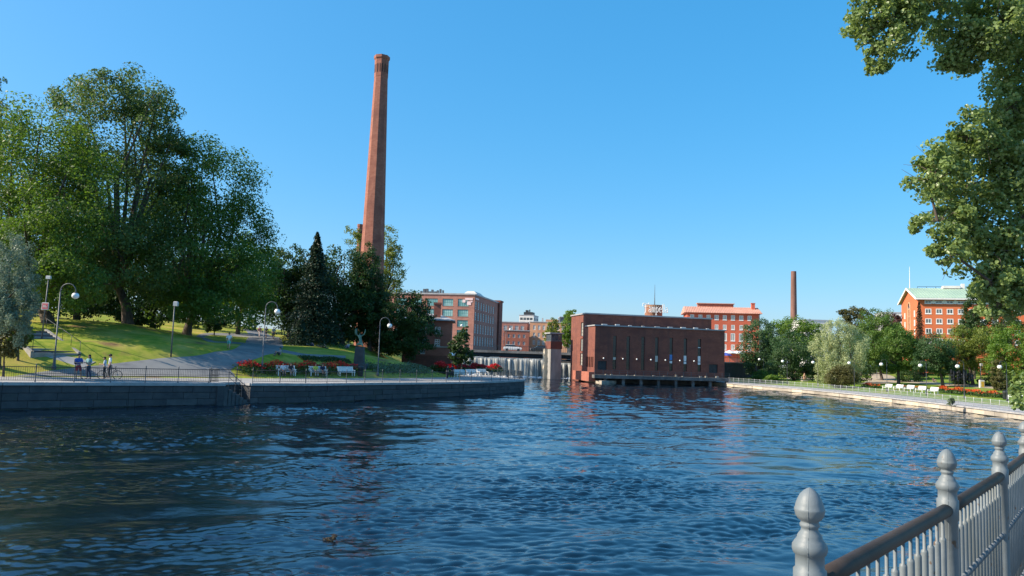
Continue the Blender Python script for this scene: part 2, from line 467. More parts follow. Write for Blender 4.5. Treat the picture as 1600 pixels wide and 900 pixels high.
for sc, st, di in ((9.0, .4, .012),):
    nz = N.new('ShaderNodeTexNoise'); nz.inputs['Scale'].default_value = sc; nz.inputs['Detail'].default_value = 5; nz.inputs['Roughness'].default_value = .58; nz.inputs['Distortion'].default_value = 1.1
    L.new(mp.outputs[0], nz.inputs['Vector'])
    bp = N.new('ShaderNodeBump'); bp.inputs['Strength'].default_value = st; bp.inputs['Distance'].default_value = di
    L.new(nz.outputs[0], bp.inputs['Height'])
    if prev: L.new(prev.outputs[0], bp.inputs['Normal'])
    prev = bp
L.new(prev.outputs[0], P.inputs['Normal'])
M['water'] = m
tag(link('river_water', npmesh('river_water', np.vstack(VV), np.vstack(FF), m, True)), kind='structure')
b = MB(); b.box(-80, 62, -14, 161, -2.2, -2.0)
tag(b.build('river_bed', M['soil']), kind='structure')
b = MB(); b.box(-9.4, 13.6, 158.2, 330, 1.0, 3.95)
tag(b.build('headwater', M['water']), kind='structure')

# ------------------------------------------------------------------ stone quay walls, stone by stone
rng = random.Random(3)
_stone = {}
def stone_mesh(mat, k):
    key = (mat.name, k)
    if key not in _stone:
        r = random.Random(k)
        b = MB(); b.bevbox(-.5, .5, -.5, .5, -.5, .5, .035)
        b.v = [(x, y*(1+r.uniform(-.02,.02)), z) for x, y, z in b.v]
        _stone[key] = b.mesh('stone', mat)
    return _stone[key]
def wall_of_stones(root, line, ztop, zbot, courses, length, thick, mats, capmat, capover=.12, caph=.22, caplen=2.4):
    core = MB()
    for (x0, y0), (x1, y1) in zip(line[:-1], line[1:]):
        a, c = Vector((x0, y0, 0)), Vector((x1, y1, 0)); d = c-a; Ln = d.length; d.normalize()
        n = Vector((-d.y, d.x, 0)); ang = math.atan2(d.y, d.x)
        zt = [float(ztop(p.x)) for p in (a, c)]
        q0, q1 = a+n*.08, c+n*.08
        q2, q3 = c+n*(thick+.1), a+n*(thick+.1)
        core.add([(q0.x,q0.y,zbot),(q1.x,q1.y,zbot),(q2.x,q2.y,zbot),(q3.x,q3.y,zbot),(q0.x,q0.y,zt[0]-caph),(q1.x,q1.y,zt[1]-caph),(q2.x,q2.y,zt[1]-caph),(q3.x,q3.y,zt[0]-caph)],
                 [(0,3,2,1),(4,5,6,7),(0,1,5,4),(1,2,6,5),(2,3,7,6),(3,0,4,7)])
        for ci in range(courses+1):
            u = -rng.uniform(0, length*.6) if ci < courses else 0
            while u < Ln:
                ln = length*rng.uniform(.7, 1.35) if ci < courses else caplen
                u0, u1 = max(u, 0), min(u+ln, Ln)
                u += ln
                if u1-u0 < .05: continue
                t = (u0+u1)/2/Ln; zt_ = zt[0]*(1-t)+zt[1]*t
                if ci < courses:
                    hh = (zt_-caph-zbot)/courses; z = zbot+hh*(ci+.5)
                    pr = rng.uniform(-.02, .02)
                    p = a+d*((u0+u1)/2)+n*(thick/2+pr)
                    o = link('stone', stone_mesh(M['wetstone'] if ci == 0 else rng.choice(mats), rng.randrange(4)), root, (p.x, p.y, z), ang)
                    o.scale = (u1-u0-.025, thick, hh-.022)
                else:
                    p = a+d*((u0+u1)/2)+n*((thick+.25)/2-capover)
                    o = link('coping_stone', stone_mesh(capmat, 9), root, (p.x, p.y, zt_-caph/2), ang)
                    o.rotation_euler = (0, -math.atan2(zt[1]-zt[0], Ln), ang)
                    o.scale = (u1-u0-.012, thick+.25, caph)
    core.build('core', M['granite3'], root)
qw = thing('quay_wall', 'long dark granite quay wall along the left bank with a pale coping', 'quay wall')
wall_of_stones(qw, L_EDGE[:-3], ze_left, -.45, 4, 1.9, .5, [M['granite'], M['granite2'], M['granite3'], M['granite']], M['coping'])
rw = thing('embankment_wall', 'low sunlit pale stone embankment wall below the right promenade', 'quay wall')
wall_of_stones(rw, R_EDGE[::-1][::-1], lambda x: .72, -.45, 2, 2.2, .5, [M['palestone'], M['palestone'], M['cream']], M['coping'], caph=.16, caplen=3)
# wall line direction check: both outlines keep the land on their left-hand side

# landing steps in the notch, going down to the right
st = thing('landing_steps', 'stone landing steps recessed into the left quay wall, leading down to the water', 'steps')
lenN = (_n1-_n0).length
nst = 7
for k in range(nst):
    u0, u1 = lenN*k/nst, lenN*(k+1)/nst
    zt = 1.62-(k+1)*1.45/nst
    b = MB(); b.bevbox(u0+.005, u1+.1, .04, NOTCH_IN-.02, -.4, zt, .015)
    o = b.build('step', M['granite2'], st)
st.location = _n0; st.rotation_euler = (0, 0, math.atan2(_nd.y, _nd.x))

# ------------------------------------------------------------------ pavements
def offset_line(line, t, closed=False):
    out = []
    for i, p in enumerate(line):
        a = Vector((*line[max(i-1, 0)], 0)); c = Vector((*line[min(i+1, len(line)-1)], 0))
        d = (c-a).normalized(); n = Vector((-d.y, d.x, 0))
        out.append((p[0]+n.x*t, p[1]+n.y*t))
    return out
smooth_edge = [p for k, p in enumerate(L_EDGE) if k not in (4, 5, 6, 7)]
outer = []
for k, p in enumerate(L_EDGE[:-3]):
    outer.append(p)
oline = []
_ol = L_EDGE[:-3]
for i, p in enumerate(_ol):                        # back edge of the coping
    a = Vector((*_ol[max(i-1, 0)], 0)); c = Vector((*_ol[min(i+1, len(_ol)-1)], 0)); q = Vector((*p, 0))
    d1 = (q-a).normalized() if i else (c-q).normalized(); d2 = (c-q).normalized() if i < len(_ol)-1 else d1
    n1 = Vector((-d1.y, d1.x, 0)); n2 = Vector((-d2.y, d2.x, 0)); nb = (n1+n2); nb = nb/max(nb.length_squared, .3)*2
    oline.append((p[0]+nb.x*.5, p[1]+nb.y*.5))
inner = offset_line([p for k, p in enumerate(_ol) if k not in (4, 5, 6, 7)], 8.4)
inner = [p for p in inner if p[1] < 93] + [(-10, 99), (-9.5, 104)]
b = MB(); b.prism(oline + inner[::-1], lambda p: float(ze_left(p[0]))-.35, lambda p: float(ze_left(p[0]))-.005)
tag(b.build('quay_promenade', M['paving']), kind='structure')
def ribbon(name, pairs, mat, hf, lift, sub=8, cross=8, kind='structure'):
    """a path laid on the ground between two edges given as point pairs"""
    Ls = [p[0] for p in pairs]; Rs = [p[1] for p in pairs]
    def cat(P, t):
        i = min(int(t), len(P)-2); f = t-i
        p = [P[max(i-1,0)], P[i], P[i+1], P[min(i+2, len(P)-1)]]
        return tuple(.5*(2*p[1][k]+(p[2][k]-p[0][k])*f+(2*p[0][k]-5*p[1][k]+4*p[2][k]-p[3][k])*f*f+(3*p[1][k]-p[0][k]-3*p[2][k]+p[3][k])*f**3) for k in (0, 1))
    n = (len(pairs)-1)*sub
    vs, fs = [], []
    for i in range(n+1):
        a = cat(Ls, i/sub); c = cat(Rs, i/sub)
        for j in range(cross+1):
            x = a[0]+(c[0]-a[0])*j/cross; y = a[1]+(c[1]-a[1])*j/cross
            e = lift*(.15 if j in (0, cross) else 1)
            vs.append((x, y, hf(x, y)+e))
    for i in range(n):
        for j in range(cross):
            q = i*(cross+1)+j
            fs.append((q, q+1, q+cross+2, q+cross+1))
    b = MB(); b.add(vs, fs)
    o = b.build(name, mat, None, True)
    return tag(o, kind=kind)
def gp(px, py, side='L'):
    p = ground(px, py, side); return (p.x, p.y)
ribbon('park_path', [(gp(20,588), gp(368,590)), (gp(70,581), gp(366,585)), (gp(175,569), gp(362,577)), (gp(268,559), gp(385,566)), (gp(330,551), gp(412,556)), (gp(372,542), gp(440,546)), (gp(384,534), gp(441,535)), (gp(389,526), gp(430,526)), (gp(386,519), gp(413,519)), (gp(378,514), gp(398,514))], M['asphalt'], zl, .05)
ribbon('side_path', [(gp(392,522), gp(392,527)), (gp(340,520), gp(345,524)), (gp(308,524), gp(318,528)), (gp(318,531), gp(330,531.5)), (gp(352,536), gp(356,534)), (gp(380,538), gp(384,536))], M['asphalt'], zl, .05)
ribbon('lawn_path', [(gp(441,546), gp(441,551)), (gp(465,551), gp(462,555)), (gp(490,554), gp(487,559)), (gp(540,556), gp(540,560))], M['asphalt'], zl, .04)
ribbon('lower_path', [(gp(55,546), gp(50,552)), (gp(100,556), gp(90,563)), (gp(150,566), gp(130,575))], M['paving'], zl, .04)
# right promenade
Ri = offset_line(R_EDGE, 6.2)
b = MB(); b.prism(offset_line(R_EDGE, .55) + Ri[::-1], .3, .718)
tag(b.build('riverside_promenade', M['paving']), kind='structure')
ribbon('gravel_walk', [(gp(1230,588,'R'), gp(1230,592,'R')), (gp(1330,590,'R'), gp(1330,593,'R')), (gp(1400,593,'R'), gp(1400,597,'R')), (gp(1470,598,'R'), gp(1470,602,'R')), (gp(1560,604,'R'), gp(1560,608,'R')), (gp(1620,607,'R'), gp(1620,612,'R'))], M['gravel'], zr, .05)
ribbon('park_entrance', [(gp(1350,584,'R'), gp(1375,582,'R')), (gp(1362,590,'R'), gp(1400,590,'R')), (gp(1340,600,'R'), gp(1420,597,'R'))], M['gravel'], zr, .055)

# ------------------------------------------------------------------ the camera's own bank
WALK_Z = 3.1
RP = [Vector((.98, 2.43, 0)), Vector((2.27, 3.87, 0)), Vector((3.45, 5.25, 0)), Vector((4.6, 6.65, 0)), Vector((5.75, 8.1, 0)), Vector((6.9, 9.55, 0)), Vector((8.1, 11.0, 0))]
RP = [Vector((-1.6, -.45, 0)), Vector((-.31, .99, 0))] + RP
def zwalk(p): 
    t = max(0, (p[1]-2.4))
    return WALK_Z - .012*t
bank_line = [(-8, -7.5)] + [(p.x-.16, p.y+.14) for p in RP] + [(16, 20.5), (24, 29), (30.5, 37)]
bankpoly = bank_line + [(60, 40), (60, -30), (-8, -30)]
b = MB(); b.prism(bankpoly, -1.5, lambda p: zwalk(p) if p[1] < 12 else max(.75, zwalk(p)-(p[1]-12)*.085))
tag(b.build('near_walkway', M['asphalt']), kind='structure')
# ------------------------------------------------------------------ buildings
_win = {}
def window_meshes(w, h, nx, nz, frame, pane, ft, arch=False):
    key = (round(w,3), round(h,3), nx, nz, frame.name, pane.name, ft, arch)
    if key in _win: return _win[key]
    f = MB(); d = .1
    f.box(0, w, 0, d, 0, ft); f.box(0, w, 0, d, h-ft, h); f.box(0, ft, 0, d, ft, h-ft); f.box(w-ft, w, 0, d, ft, h-ft)
    mt = ft*.6
    for i in range(1, nx):
        x = ft+(w-2*ft)*i/nx; f.box(x-mt/2, x+mt/2, .012, d-.012, ft, h-ft)
    for i in range(1, nz):
        z = ft+(h-2*ft)*i/nz; f.box(ft, w-ft, .02, d-.02, z-mt/2, z+mt/2)
    p = MB(); p.box(ft*.5, w-ft*.5, d*.55, d*.8, ft*.5, h-ft*.5)
    _win[key] = (f.mesh('window', frame), p.mesh('pane', pane))
    return _win[key]
class Bldg:
    def __init__(s, name, label, A, B=None, rz=None, z0=0, cat='building'):
        A = Vector(A)
        if B is not None:
            d = Vector(B)-A; s.W = Vector((d.x, d.y)).length; rz = math.atan2(d.y, d.x)
        s.root = thing(name, label, cat, (A.x, A.y, z0), rz)
        s.z0 = z0; s.A = A; s.rz = rz; s.wall = MB()
    def zz(s, z): return z - s.z0
    def face(s, side, x0, y0, ln, z0, z1, wins=(), depth=.22, mb=None):
        """one facade with real openings; wins: (u0,u1,za,zb,nx,nz,frame,pane,ft,sill)"""
        mb = mb or s.wall
        U = sorted({0, ln, *[w[0] for w in wins], *[w[1] for w in wins]}); Z = sorted({z0, z1, *[w[2] for w in wins], *[w[3] for w in wins]})
        if side == 'front': T = lambda u, v, z: (x0+u, y0+v, z); ang = 0
        elif side == 'left': T = lambda u, v, z: (x0+v, y0-u, z); ang = -math.pi/2
        elif side == 'right': T = lambda u, v, z: (x0-v, y0+u, z); ang = math.pi/2
        else: T = lambda u, v, z: (x0-u, y0-v, z); ang = math.pi
        for a, c in zip(U[:-1], U[1:]):
            for e, g in zip(Z[:-1], Z[1:]):
                mu, mz = (a+c)/2, (e+g)/2
                if any(w[0] < mu < w[1] and w[2] < mz < w[3] for w in wins): continue
                mb.add([T(a,0,e), T(c,0,e), T(c,0,g), T(a,0,g)], [(0,1,2,3)])
        for w in wins:
            a, c, e, g = w[:4]
            q = depth
            mb.add([T(a,0,e),T(a,q,e),T(a,q,g),T(a,0,g)], [(0,1,2,3)]); mb.add([T(c,0,e),T(c,q,e),T(c,q,g),T(c,0,g)], [(3,2,1,0)])
            mb.add([T(a,0,e),T(c,0,e),T(c,q,e),T(a,q,e)], [(0,1,2,3)]); mb.add([T(a,0,g),T(c,0,g),T(c,q,g),T(a,q,g)], [(3,2,1,0)])
            mb.add([T(a,q,e),T(c,q,e),T(c,q,g),T(a,q,g)], [(0,1,2,3)])
            nx, nz, fr, pa, ft, sill = w[4:10]
            if fr is None: continue
            fm, pm = window_meshes(c-a, g-e, nx, nz, fr, pa, ft)
            o = link('window', fm, s.root, T(a, q-.115, e), ang)
            link('pane', pm, o)
            if sill:
                b = MB(); b.box(-.08, c-a+.08, -q-.0+.04, .0, -.14, -.004)
                k = ('sill', round(c-a, 3), q, sill.name)
                if k not in _win: _win[k] = b.mesh('sill', sill)
                link('sill', _win[k], o)
    def block(s, x0, x1, y0, y1, z0, z1, front=(), left=(), right=(), depth=.22, top=True, mb=None):
        mb = mb or s.wall
        s.face('front', x0, y0, x1-x0, z0, z1, front, depth, mb)
        s.face('left', x0, y1, y1-y0, z0, z1, left, depth, mb)
        s.face('right', x1, y0, y1-y0, z0, z1, right, depth, mb)
        s.face('back', x1, y1, x1-x0, z0, z1, (), depth, mb)
        if top: mb.add([(x0,y0,z1),(x1,y0,z1),(x1,y1,z1),(x0,y1,z1)], [(0,1,2,3)])
    def done(s, mat): s.wall.build('wall', mat, s.root)
    def part(s, name, mb, mat, parent=None, smooth=None): return mb.build(name, mat, parent or s.root, smooth)
def grid(u0, du, nu, w, z0, dz, nz, h, nx, nzp, fr, pa, ft, sill=None):
    return [(u0+i*du, u0+i*du+w, z0+j*dz, z0+j*dz+h, nx, nzp, fr, pa, ft, sill) for i in range(nu) for j in range(nz)]
def solve_u(A, rz, px):
    """how far along a facade a photo column lies"""
    k = (px-800)/FPX; c, s_ = math.cos(rz), math.sin(rz)
    return (k*A.y-A.x)/(c-k*s_)

# --- the power station
PA = Vector((15.55, 136, 0)); PR = R(11)
p = Bldg('power_station', 'long windowless-looking dark brown brick power station standing in the river', PA, rz=PR, z0=0)
Wd, D1, D2 = 25.7, 6.1, 16.3
zt, z1, z2 = 2.35, 10.45, 12.9
U = lambda px: solve_u(PA, PR, px)
fw = []
for i, px in enumerate((963, 984, 1007, 1028.5, 1051, 1073, 1095)):
    u = U(px)
    fw.append((u-.34, u+.34, zt+.25, 8.75, 1, 9, M['darkmetal'], M['glass_dark'], .05, None))
fw.append((U(945)-1.0, U(945)+.75, zt+.1, zt+1.7, 2, 1, M['darkmetal'], M['darkmetal'], .07, None))
fw.append((U(1117)-.9, U(1117)+.9, zt+.1, zt+1.7, 2, 1, M['darkmetal'], M['darkmetal'], .07, None))
slits = [(.7+i*1.0, 1.3+i*1.0, zt+.5, zt+2.4, 1, 3, M['darkmetal'], M['glass_dark'], .05, None) for i in range(5)]
p.block(0, Wd, 0, D1, -.4+1.6, z1, front=fw, left=slits, depth=.3)
tallw = [(6.9, 8.5, 3.0, 5.4, 2, 4, M['greymetal'], M['glass_pale'], .08, None), (6.9, 8.5, 5.8, 8.2, 2, 4, M['greymetal'], M['glass_pale'], .08, None), (6.9, 8.5, 8.7, 11.4, 2, 4, M['greymetal'], M['glass_pale'], .08, None)]
p.block(0.004, Wd+.25, D1, D2, -.4, z2, left=tallw, depth=.25)
p.done(M['brick_dark'])
b = MB(); b.box(-.18, Wd+.18, -.18, D1-.002, z1, z1+.22); p.part('parapet', b, M['roofgrey'])
b = MB(); b.box(-.2, Wd+.45, D1-.2, D2+.2, z2, z2+.25); p.part('parapet', b, M['roofgrey'])
# window panels low in the slits, each its own tone
for px, c, za, zb in ((963, 'glass_pale', 4.35, 4.8), (1028.5, 'glass_pale', 4.2, 5.3), (1051, 'glass_blue', 4.6, 5.6), (1051, 'whitepaint', 4.0, 4.45), (1073, 'whitepaint', 4.45, 5.5), (1073, 'whitepaint', 3.95, 4.35), (1095, 'whitepaint', 4.45, 5.5), (1095, 'whitepaint', 3.9, 4.35), (1095, 'whitepaint', 7.05, 7.2)):
    if c == 'glass_blue' and c not in M: M[c] = surf('blue_poster', (.06,.2,.5), (.1,.28,.6), 2, .4)
    u = U(px); b = MB(); b.box(u-.26, u+.26, .1, .16, za, zb); p.part('window_panel', b, M[c])
lampm = MB().sphere((0,0,0), .15, 10, 6); lampm.tube([(0,.42,.1),(0,.1,.1),(0,0,.1)], .03, 6)
lm = lampm.mesh('wall_lamp', M['globe'], True)
for px in (945, 975, 996.5, 1018.5, 1041, 1063.5, 1085.5):
    o = link('wall_lamp', lm, p.root, (U(px), -.4, 4.55))
b = MB(); b.box(-.6, Wd+.2, -2.0, -.002, .95, 1.55); b.box(-.6, -.002, -.002, D1+3, .95, 1.55); p.part('terrace', b, M['darkconc'])
for i in range(8):
    b = MB(); b.box(1.4+i*3.4, 1.9+i*3.4, -1.6, -1.1, -1.2, .95); p.part('pier', b, M['darkconc'])
b = MB(); b.box(.5, Wd, 3.4, 3.6, -1, .95); p.part('back_wall', b, M['darkconc'])
b = MB()
for i in range(18): 
    x = -.5+i*(Wd+.6)/17; b.box(x-.03, x+.03, -1.93, -1.87, 1.55, 2.45)
for z in (1.75, 2.1, 2.42): b.box(-.55, Wd+.15, -1.92, -1.88, z-.02, z+.02)
p.part('terrace_railing', b, M['greymetal'])
for i in range(11):
    x = .4+i*2.3+rng.uniform(0, 1.6); b = MB(); b.bevbox(x, x+rng.uniform(.2,.5), -1.1, -.7, 1.55, 1.55+rng.uniform(.1,.35), .02); p.part('planter', b, M['concrete'] if i % 3 else M['palestone'])
for i in range(9):
    b = MB(); b.bevbox(1.5+i*2.6, 1.9+i*2.6+rng.random()*.6, .5, 1.0, z1+.22, z1+.22+rng.uniform(.1,.25), .02); p.part('roof_vent', b, M['lightmetal'])
# plinth ledge on the sunny side
b = MB(); b.box(-1.2, -.004, -.5, D1+4, .3, 2.0); p.part('plinth', b, M['brick_red'])
# concrete apron in front of the left corner
ap = MB()
pts = [spotz(903, 590, .1), spotz(915, 596, .1), spotz(940, 598.8, .1), spotz(963, 598.5, .1), spotz(962, 595, .1), spotz(940, 590, .1)]
ap.prism([(q.x, q.y) for q in pts], -1, lambda q: .55)
pts2 = [(q[0]*.97+.45, q[1]+.9) for q in [(v.x, v.y) for v in pts]]
o = ap.build('concrete_apron', M['palestone'])
tag(o, 'pale broken concrete apron at the waterside corner of the brown power station', 'ledge')

# --- sluice tower between the falls
TA = spot(859.5, 590, 150); TA.z = 0
t = Bldg('sluice_tower', 'slim square sluice tower with glazed cabin beside the waterfall', TA, rz=R(15), z0=0)
tw = (877-859.5)/FPX*150
t.block(0, tw, 0, 3.2, -1, 6.1); t.done(M['concrete'])
b = MB(); b.box(-.1, tw+.1, -.1, 3.3, 6.1, 7.6); t.part('brick_band', b, M['brick_dark'])
b = MB(); b.box(-.62, .0, 2.2, 3.2, -1, 6.098); b.tube([(-.4,1.2,5.2)]*2, .01, 4); t.part('side_pier', b, M['cream'])
c = Bldg.__new__(Bldg); c.root = t.root; c.wall = MB(); c.z0 = 0
wn = lambda n, l: [(.12+i*(l-.12)/n, (i+1)*(l-.12)/n, 7.8, 9.0, 1, 2, M['greymetal'], M['glass'], .05, None) for i in range(n)]
c.block(-.02, tw+.02, -.02, 3.22, 7.6, 9.15, front=wn(3, tw), left=wn(4, 3.24), depth=.12)
c.wall.build('cabin', M['greymetal'], t.root)
b = MB(); b.box(-.35, tw+.35, -.35, 3.5, 9.15, 9.4); t.part('cabin_roof', b, M['roofgrey'])

# --- dam, falls, bridge
fm, N, L, P = newmat('falling_water')
g = N.new('ShaderNodeNewGeometry'); mp = N.new('ShaderNodeMapping'); mp.inputs['Scale'].default_value = (3.2, .2, .16); L.new(g.outputs['Position'], mp.inputs[0])
nz = N.new('ShaderNodeTexNoise'); nz.inputs['Scale'].default_value = 1.4; nz.inputs['Detail'].default_value = 7; L.new(mp.outputs[0], nz.inputs['Vector'])
cr = N.new('ShaderNodeValToRGB'); cr.color_ramp.elements[0].position = .36; cr.color_ramp.elements[0].color = (.15,.155,.14,1); cr.color_ramp.elements[1].position = .74; cr.color_ramp.elements[1].color = (.5,.52,.5,1)
L.new(nz.outputs[0], cr.inputs[0]); L.new(cr.outputs[0], P.inputs['Base Color']); P.inputs['Roughness'].default_value = .35
bp = N.new('ShaderNodeBump'); bp.inputs['Strength'].default_value = .8; bp.inputs['Distance'].default_value = .2; L.new(nz.outputs[0], bp.inputs['Height']); L.new(bp.outputs[0], P.inputs['Normal'])
M['fall'] = fm
M['foam'] = surf('foam', (.7,.72,.73), (.85,.86,.86), 3, .7, bump=.8)
def waterfall(label, xa, xb, Y, ztop, seed):
    r = np.random.default_rng(seed)
    nx = int((xb-xa)/.12); prof = [(1.3, .0), (.5, -.03), (.1, -.12), (-.12, -.45), (-.25, -1.1), (-.36, -2.1), (-.45, -3.1), (-.52, -4.2)]
    vs = []; fs = []
    wob = np.convolve(r.normal(0, 1, nx+20), np.ones(4)/4, 'same')[:nx+1]
    for i in range(nx+1):
        x = xa+(xb-xa)*i/nx
        for j, (dy, dz) in enumerate(prof):
            vs.append((x, Y+dy-wob[i]*.045*j, max(ztop+dz, -.1)))
    m = len(prof)
    for i in range(nx):
        for j in range(m-1):
            fs.append((i*m+j, i*m+j+1, (i+1)*m+j+1, (i+1)*m+j))
    b = MB(); b.add(vs, fs); root = thing('waterfall', label, 'waterfall', (0,0,0))
    tag(b.build('water_curtain', M['fall'], root, True), kind='stuff')
    b = MB()
    for i in range(int((xb-xa)*7)):
        x = r.uniform(xa, xb); s = r.uniform(.12, .4)
        b.sphere((x, Y-.75-abs(r.normal(0,.5)), .0), s, 6, 4, 1.4, 1.2, .7*r.uniform(.5,1.4))
    tag(b.build('foam', M['foam'], root, True), kind='stuff')
FY = 156.5
waterfall('wide white waterfall pouring over the dam left of the sluice tower', -10, TA.x-.2, FY, 3.95, 4)
waterfall('narrow waterfall chute between sluice tower and brown power station', TA.x+tw+.2, 13.6, FY, 3.3, 6)
b = MB(); b.box(-10.5, 16, FY+.45, FY+1.5, -1, 3.6); b.box(-10.3, TA.x-.4, FY+.1, FY+.5, 3.2, 3.88)
o = b.build('dam_sill', M['darkconc']); tag(o, 'dark concrete dam behind the falling water below the bridge', 'dam')
br = thing('road_bridge', 'low dark road bridge crossing behind the waterfall', 'bridge', (0, 168, 0), 0)
b = MB(); b.box(-14, 22, 0, 14, 5.05, 5.45); b.box(-14, 22, -.3, 0-.002, 4.95, 5.5); br_deck = b.build('deck', M['concrete'], br)
b = MB(); b.box(-14, 22, .2, .6, 4.1, 5.05)
for i in range(25): b.box(-13+i*1.4, -12.85+i*1.4, .05, .2, 4.1, 5.05)
b.box(-14, 22, 6, 6.4, 4.0, 5.05); b.build('girder', M['darkmetal'], br)
b = MB()
for i in range(70): b.box(-14+i*.52, -13.95+i*.52, -.2, -.15, 5.5, 6.5)
b.box(-14, 22, -.22, -.13, 6.48, 6.56); b.build('railing', M['greymetal'], br)
for i in range(3):
    b = MB(); b.box(-6+i*8, -4.8+i*8, .8, 12, 3, 4.6); b.build('pier', M['darkconc'], br)
b = MB(); b.box(-16, -9.55, 157, 168, 0, 5.2)
o = b.build('bridge_abutment', M['granite3']); tag(o, 'dark stone bridge abutment at the left end of the waterfall', 'abutment')

# --- large brick mill left of the bridge
FA = spot(600, 540, 256); FB = spot(739, 540, 250)
FAz = 5.0
mill = Bldg('brick_mill', 'large faded red brick mill with wide teal windows beyond the chimney', (FA.x, FA.y, 0), (FB.x, FB.y, 0), z0=FAz)
mw = mill.W; mz = spot(739, 461, 250).z-FAz
dpx = 250/FPX
fw = []
for px in (620, 643.5, 668, 692, 716):
    u = solve_u(mill.A, mill.rz, px)
    for py0, py1 in ((478, 466.5), (494, 483), (510, 499.5), (526, 515)):
        za, zb = spot(700, py0, 251).z-FAz, spot(700, py1, 251).z-FAz
        fw.append((u, u+3.75, za, zb, 5, 2, M['tealframe'], M['glass_green'], .14, M['brick_pink']))
rwz = []
dep = 38
for i in range(8):
    for j, (za, zb) in enumerate(((mz-4.6, mz-1.9), (mz-8.4, mz-5.6), (mz-12.8, mz-9.7), (mz-17.0, mz-13.9))):
        rwz.append((1.4+i*4.05, 1.4+i*4.05+2.2, za, zb, 2, 3, M['whitepaint'], M['glass_pale'] if j > 1 else M['glass_green'], .2, None))
mill.block(0, mw, 0, dep, 0, mz, front=fw, right=rwz, depth=.3)
mill.done(M['brick_pink'])
b = MB(); b.box(-.3, mw+.3, -.3, dep+.3, mz, mz+.5); mill.part('cornice', b, M['roofgrey'])
b = MB(); b.box(mw-3, mw+.7, dep+.02, dep+6, 0, mz+.6); b.prism([(mw-3.1, dep+.5), (mw+1.0, dep+.5), (mw+1.0, dep+6.2), (mw-3.1, dep+6.2)], mz+.61, mz+1.2); mill.part('stair_tower', b, M['brick_dark'])
b = MB(); b.add([(mw-9,14,mz+.5),(mw-1.5,14,mz+.5),(mw-1.5,26,mz+.5),(mw-9,26,mz+.5),(mw-6.5,15,mz+2.6),(mw-4,15,mz+2.6),(mw-4,25,mz+2.6),(mw-6.5,25,mz+2.6)], [(4,5,6,7),(0,1,5,4),(1,2,6,5),(2,3,7,6),(3,0,4,7)]); mill.part('roof_house', b, M['palewall'])
b = MB()
for i in range(9): b.box(mw-21+i*1.0, mw-20.6+i*1.0+rng.random()*.5, 5, 6, mz+.5, mz+.9+rng.random()*1.6)
mill.part('roof_machinery', b, M['greymetal'])
M['emblem'] = surf('emblem', (.75,.5,.48), (.82,.62,.6), 3, .6)
b = MB()                       # pale emblem and short sign band at the corner, too small to read
b.box(mw-4.2, mw-3.2, -.12, -.04, mz-2.6, mz-1.6); b.box(mw-3.3, mw-.6, -.12, -.04, mz-1.75, mz-1.0); b.box(mw-2.6, mw-1.2, -.12, -.04, mz-3.4, mz-2.2); b.box(mw-1.5, mw-.7, -.12, -.04, mz-2.5, mz-2.0)
mill.part('emblem', b, M['emblem'])
b = MB(); b.box(mw+.03, mw+.1, 1.2, 6, mz-1.35, mz-.8); mill.part('sign_band', b, M['emblem'])

# --- small brick house in front of it
HA = spot(628, 560, 117.5); HB = spot(704, 560, 118)
HZ = 2.6
hs = Bldg('brick_house', 'two storey red brick house with arched white windows behind the lawn', (HA.x, HA.y, 0), (HB.x, HB.y, 0), z0=HZ-1.2)
hw = hs.W; hz = spot(704, 500, 118).z-hs.z0
uu = lambda px: solve_u(hs.A, hs.rz, px)
zz_ = lambda py: spot(690, py, 118.5).z-hs.z0
fw = []
for px in (640, 664, 686.5):
    u = uu(px)
    for p0, p1 in ((521.5, 511), (541, 530)):
        fw.append((u-.42, u+.42, zz_(p0), zz_(p1), 2, 3, M['whitepaint'], M['glass'], .09, M['palestone']))
u = uu(664); fw.append((u-.42, u+.42, zz_(554), zz_(547), 4, 1, M['whitepaint'], M['glass_dark'], .08, None))
hs.block(0, hw, 0, 9, 0, hz, front=fw, depth=.18); hs.done(M['brick_red'])
b = MB(); b.box(-.08, hw+.08, -.08, -.002, zz_(543), zz_(541.3)); hs.part('string_course', b, M['palestone'])
b = MB(); b.box(-.05, hw+.05, -.06, -.002, 0, zz_(556)); hs.part('plinth', b, M['brick_dark'])
b = MB(); b.add([(-.5,-.5,hz),(hw+.5,-.5,hz),(hw+.5,9.5,hz),(-.5,9.5,hz),(2.5,4.5,hz+1.1),(hw-2.5,4.5,hz+1.1),(-.5,-.5,hz-.18),(hw+.5,-.5,hz-.18),(hw+.5,9.5,hz-.18),(-.5,9.5,hz-.18)],
    [(0,1,5,4),(1,2,5),(2,3,4,5),(3,0,4),(6,7,1,0),(7,8,2,1),(8,9,3,2),(9,6,0,3),(9,8,7,6)]); rf = hs.part('roof', b, M['roofgrey'])
u = uu(684); b = MB(); b.box(u-.55, u+.55, 1.2, 2.3, hz, hz+2.5); b.box(u-.65, u+.65, 1.1, 2.4, hz+2.5, hz+2.8); hs.part('chimney', b, M['brick_red'], rf)
b = MB()
for px in (640, 664, 686.5):
    u = uu(px); zt2 = zz_(530)
    b.prism([(0,0)]*0 or [(u-.5, -.05), (u+.5, -.05), (u+.5, -.002), (u-.5, -.002)], zt2+.02, zt2+.22)
hs.part('lintel', b, M['brick_dark'])

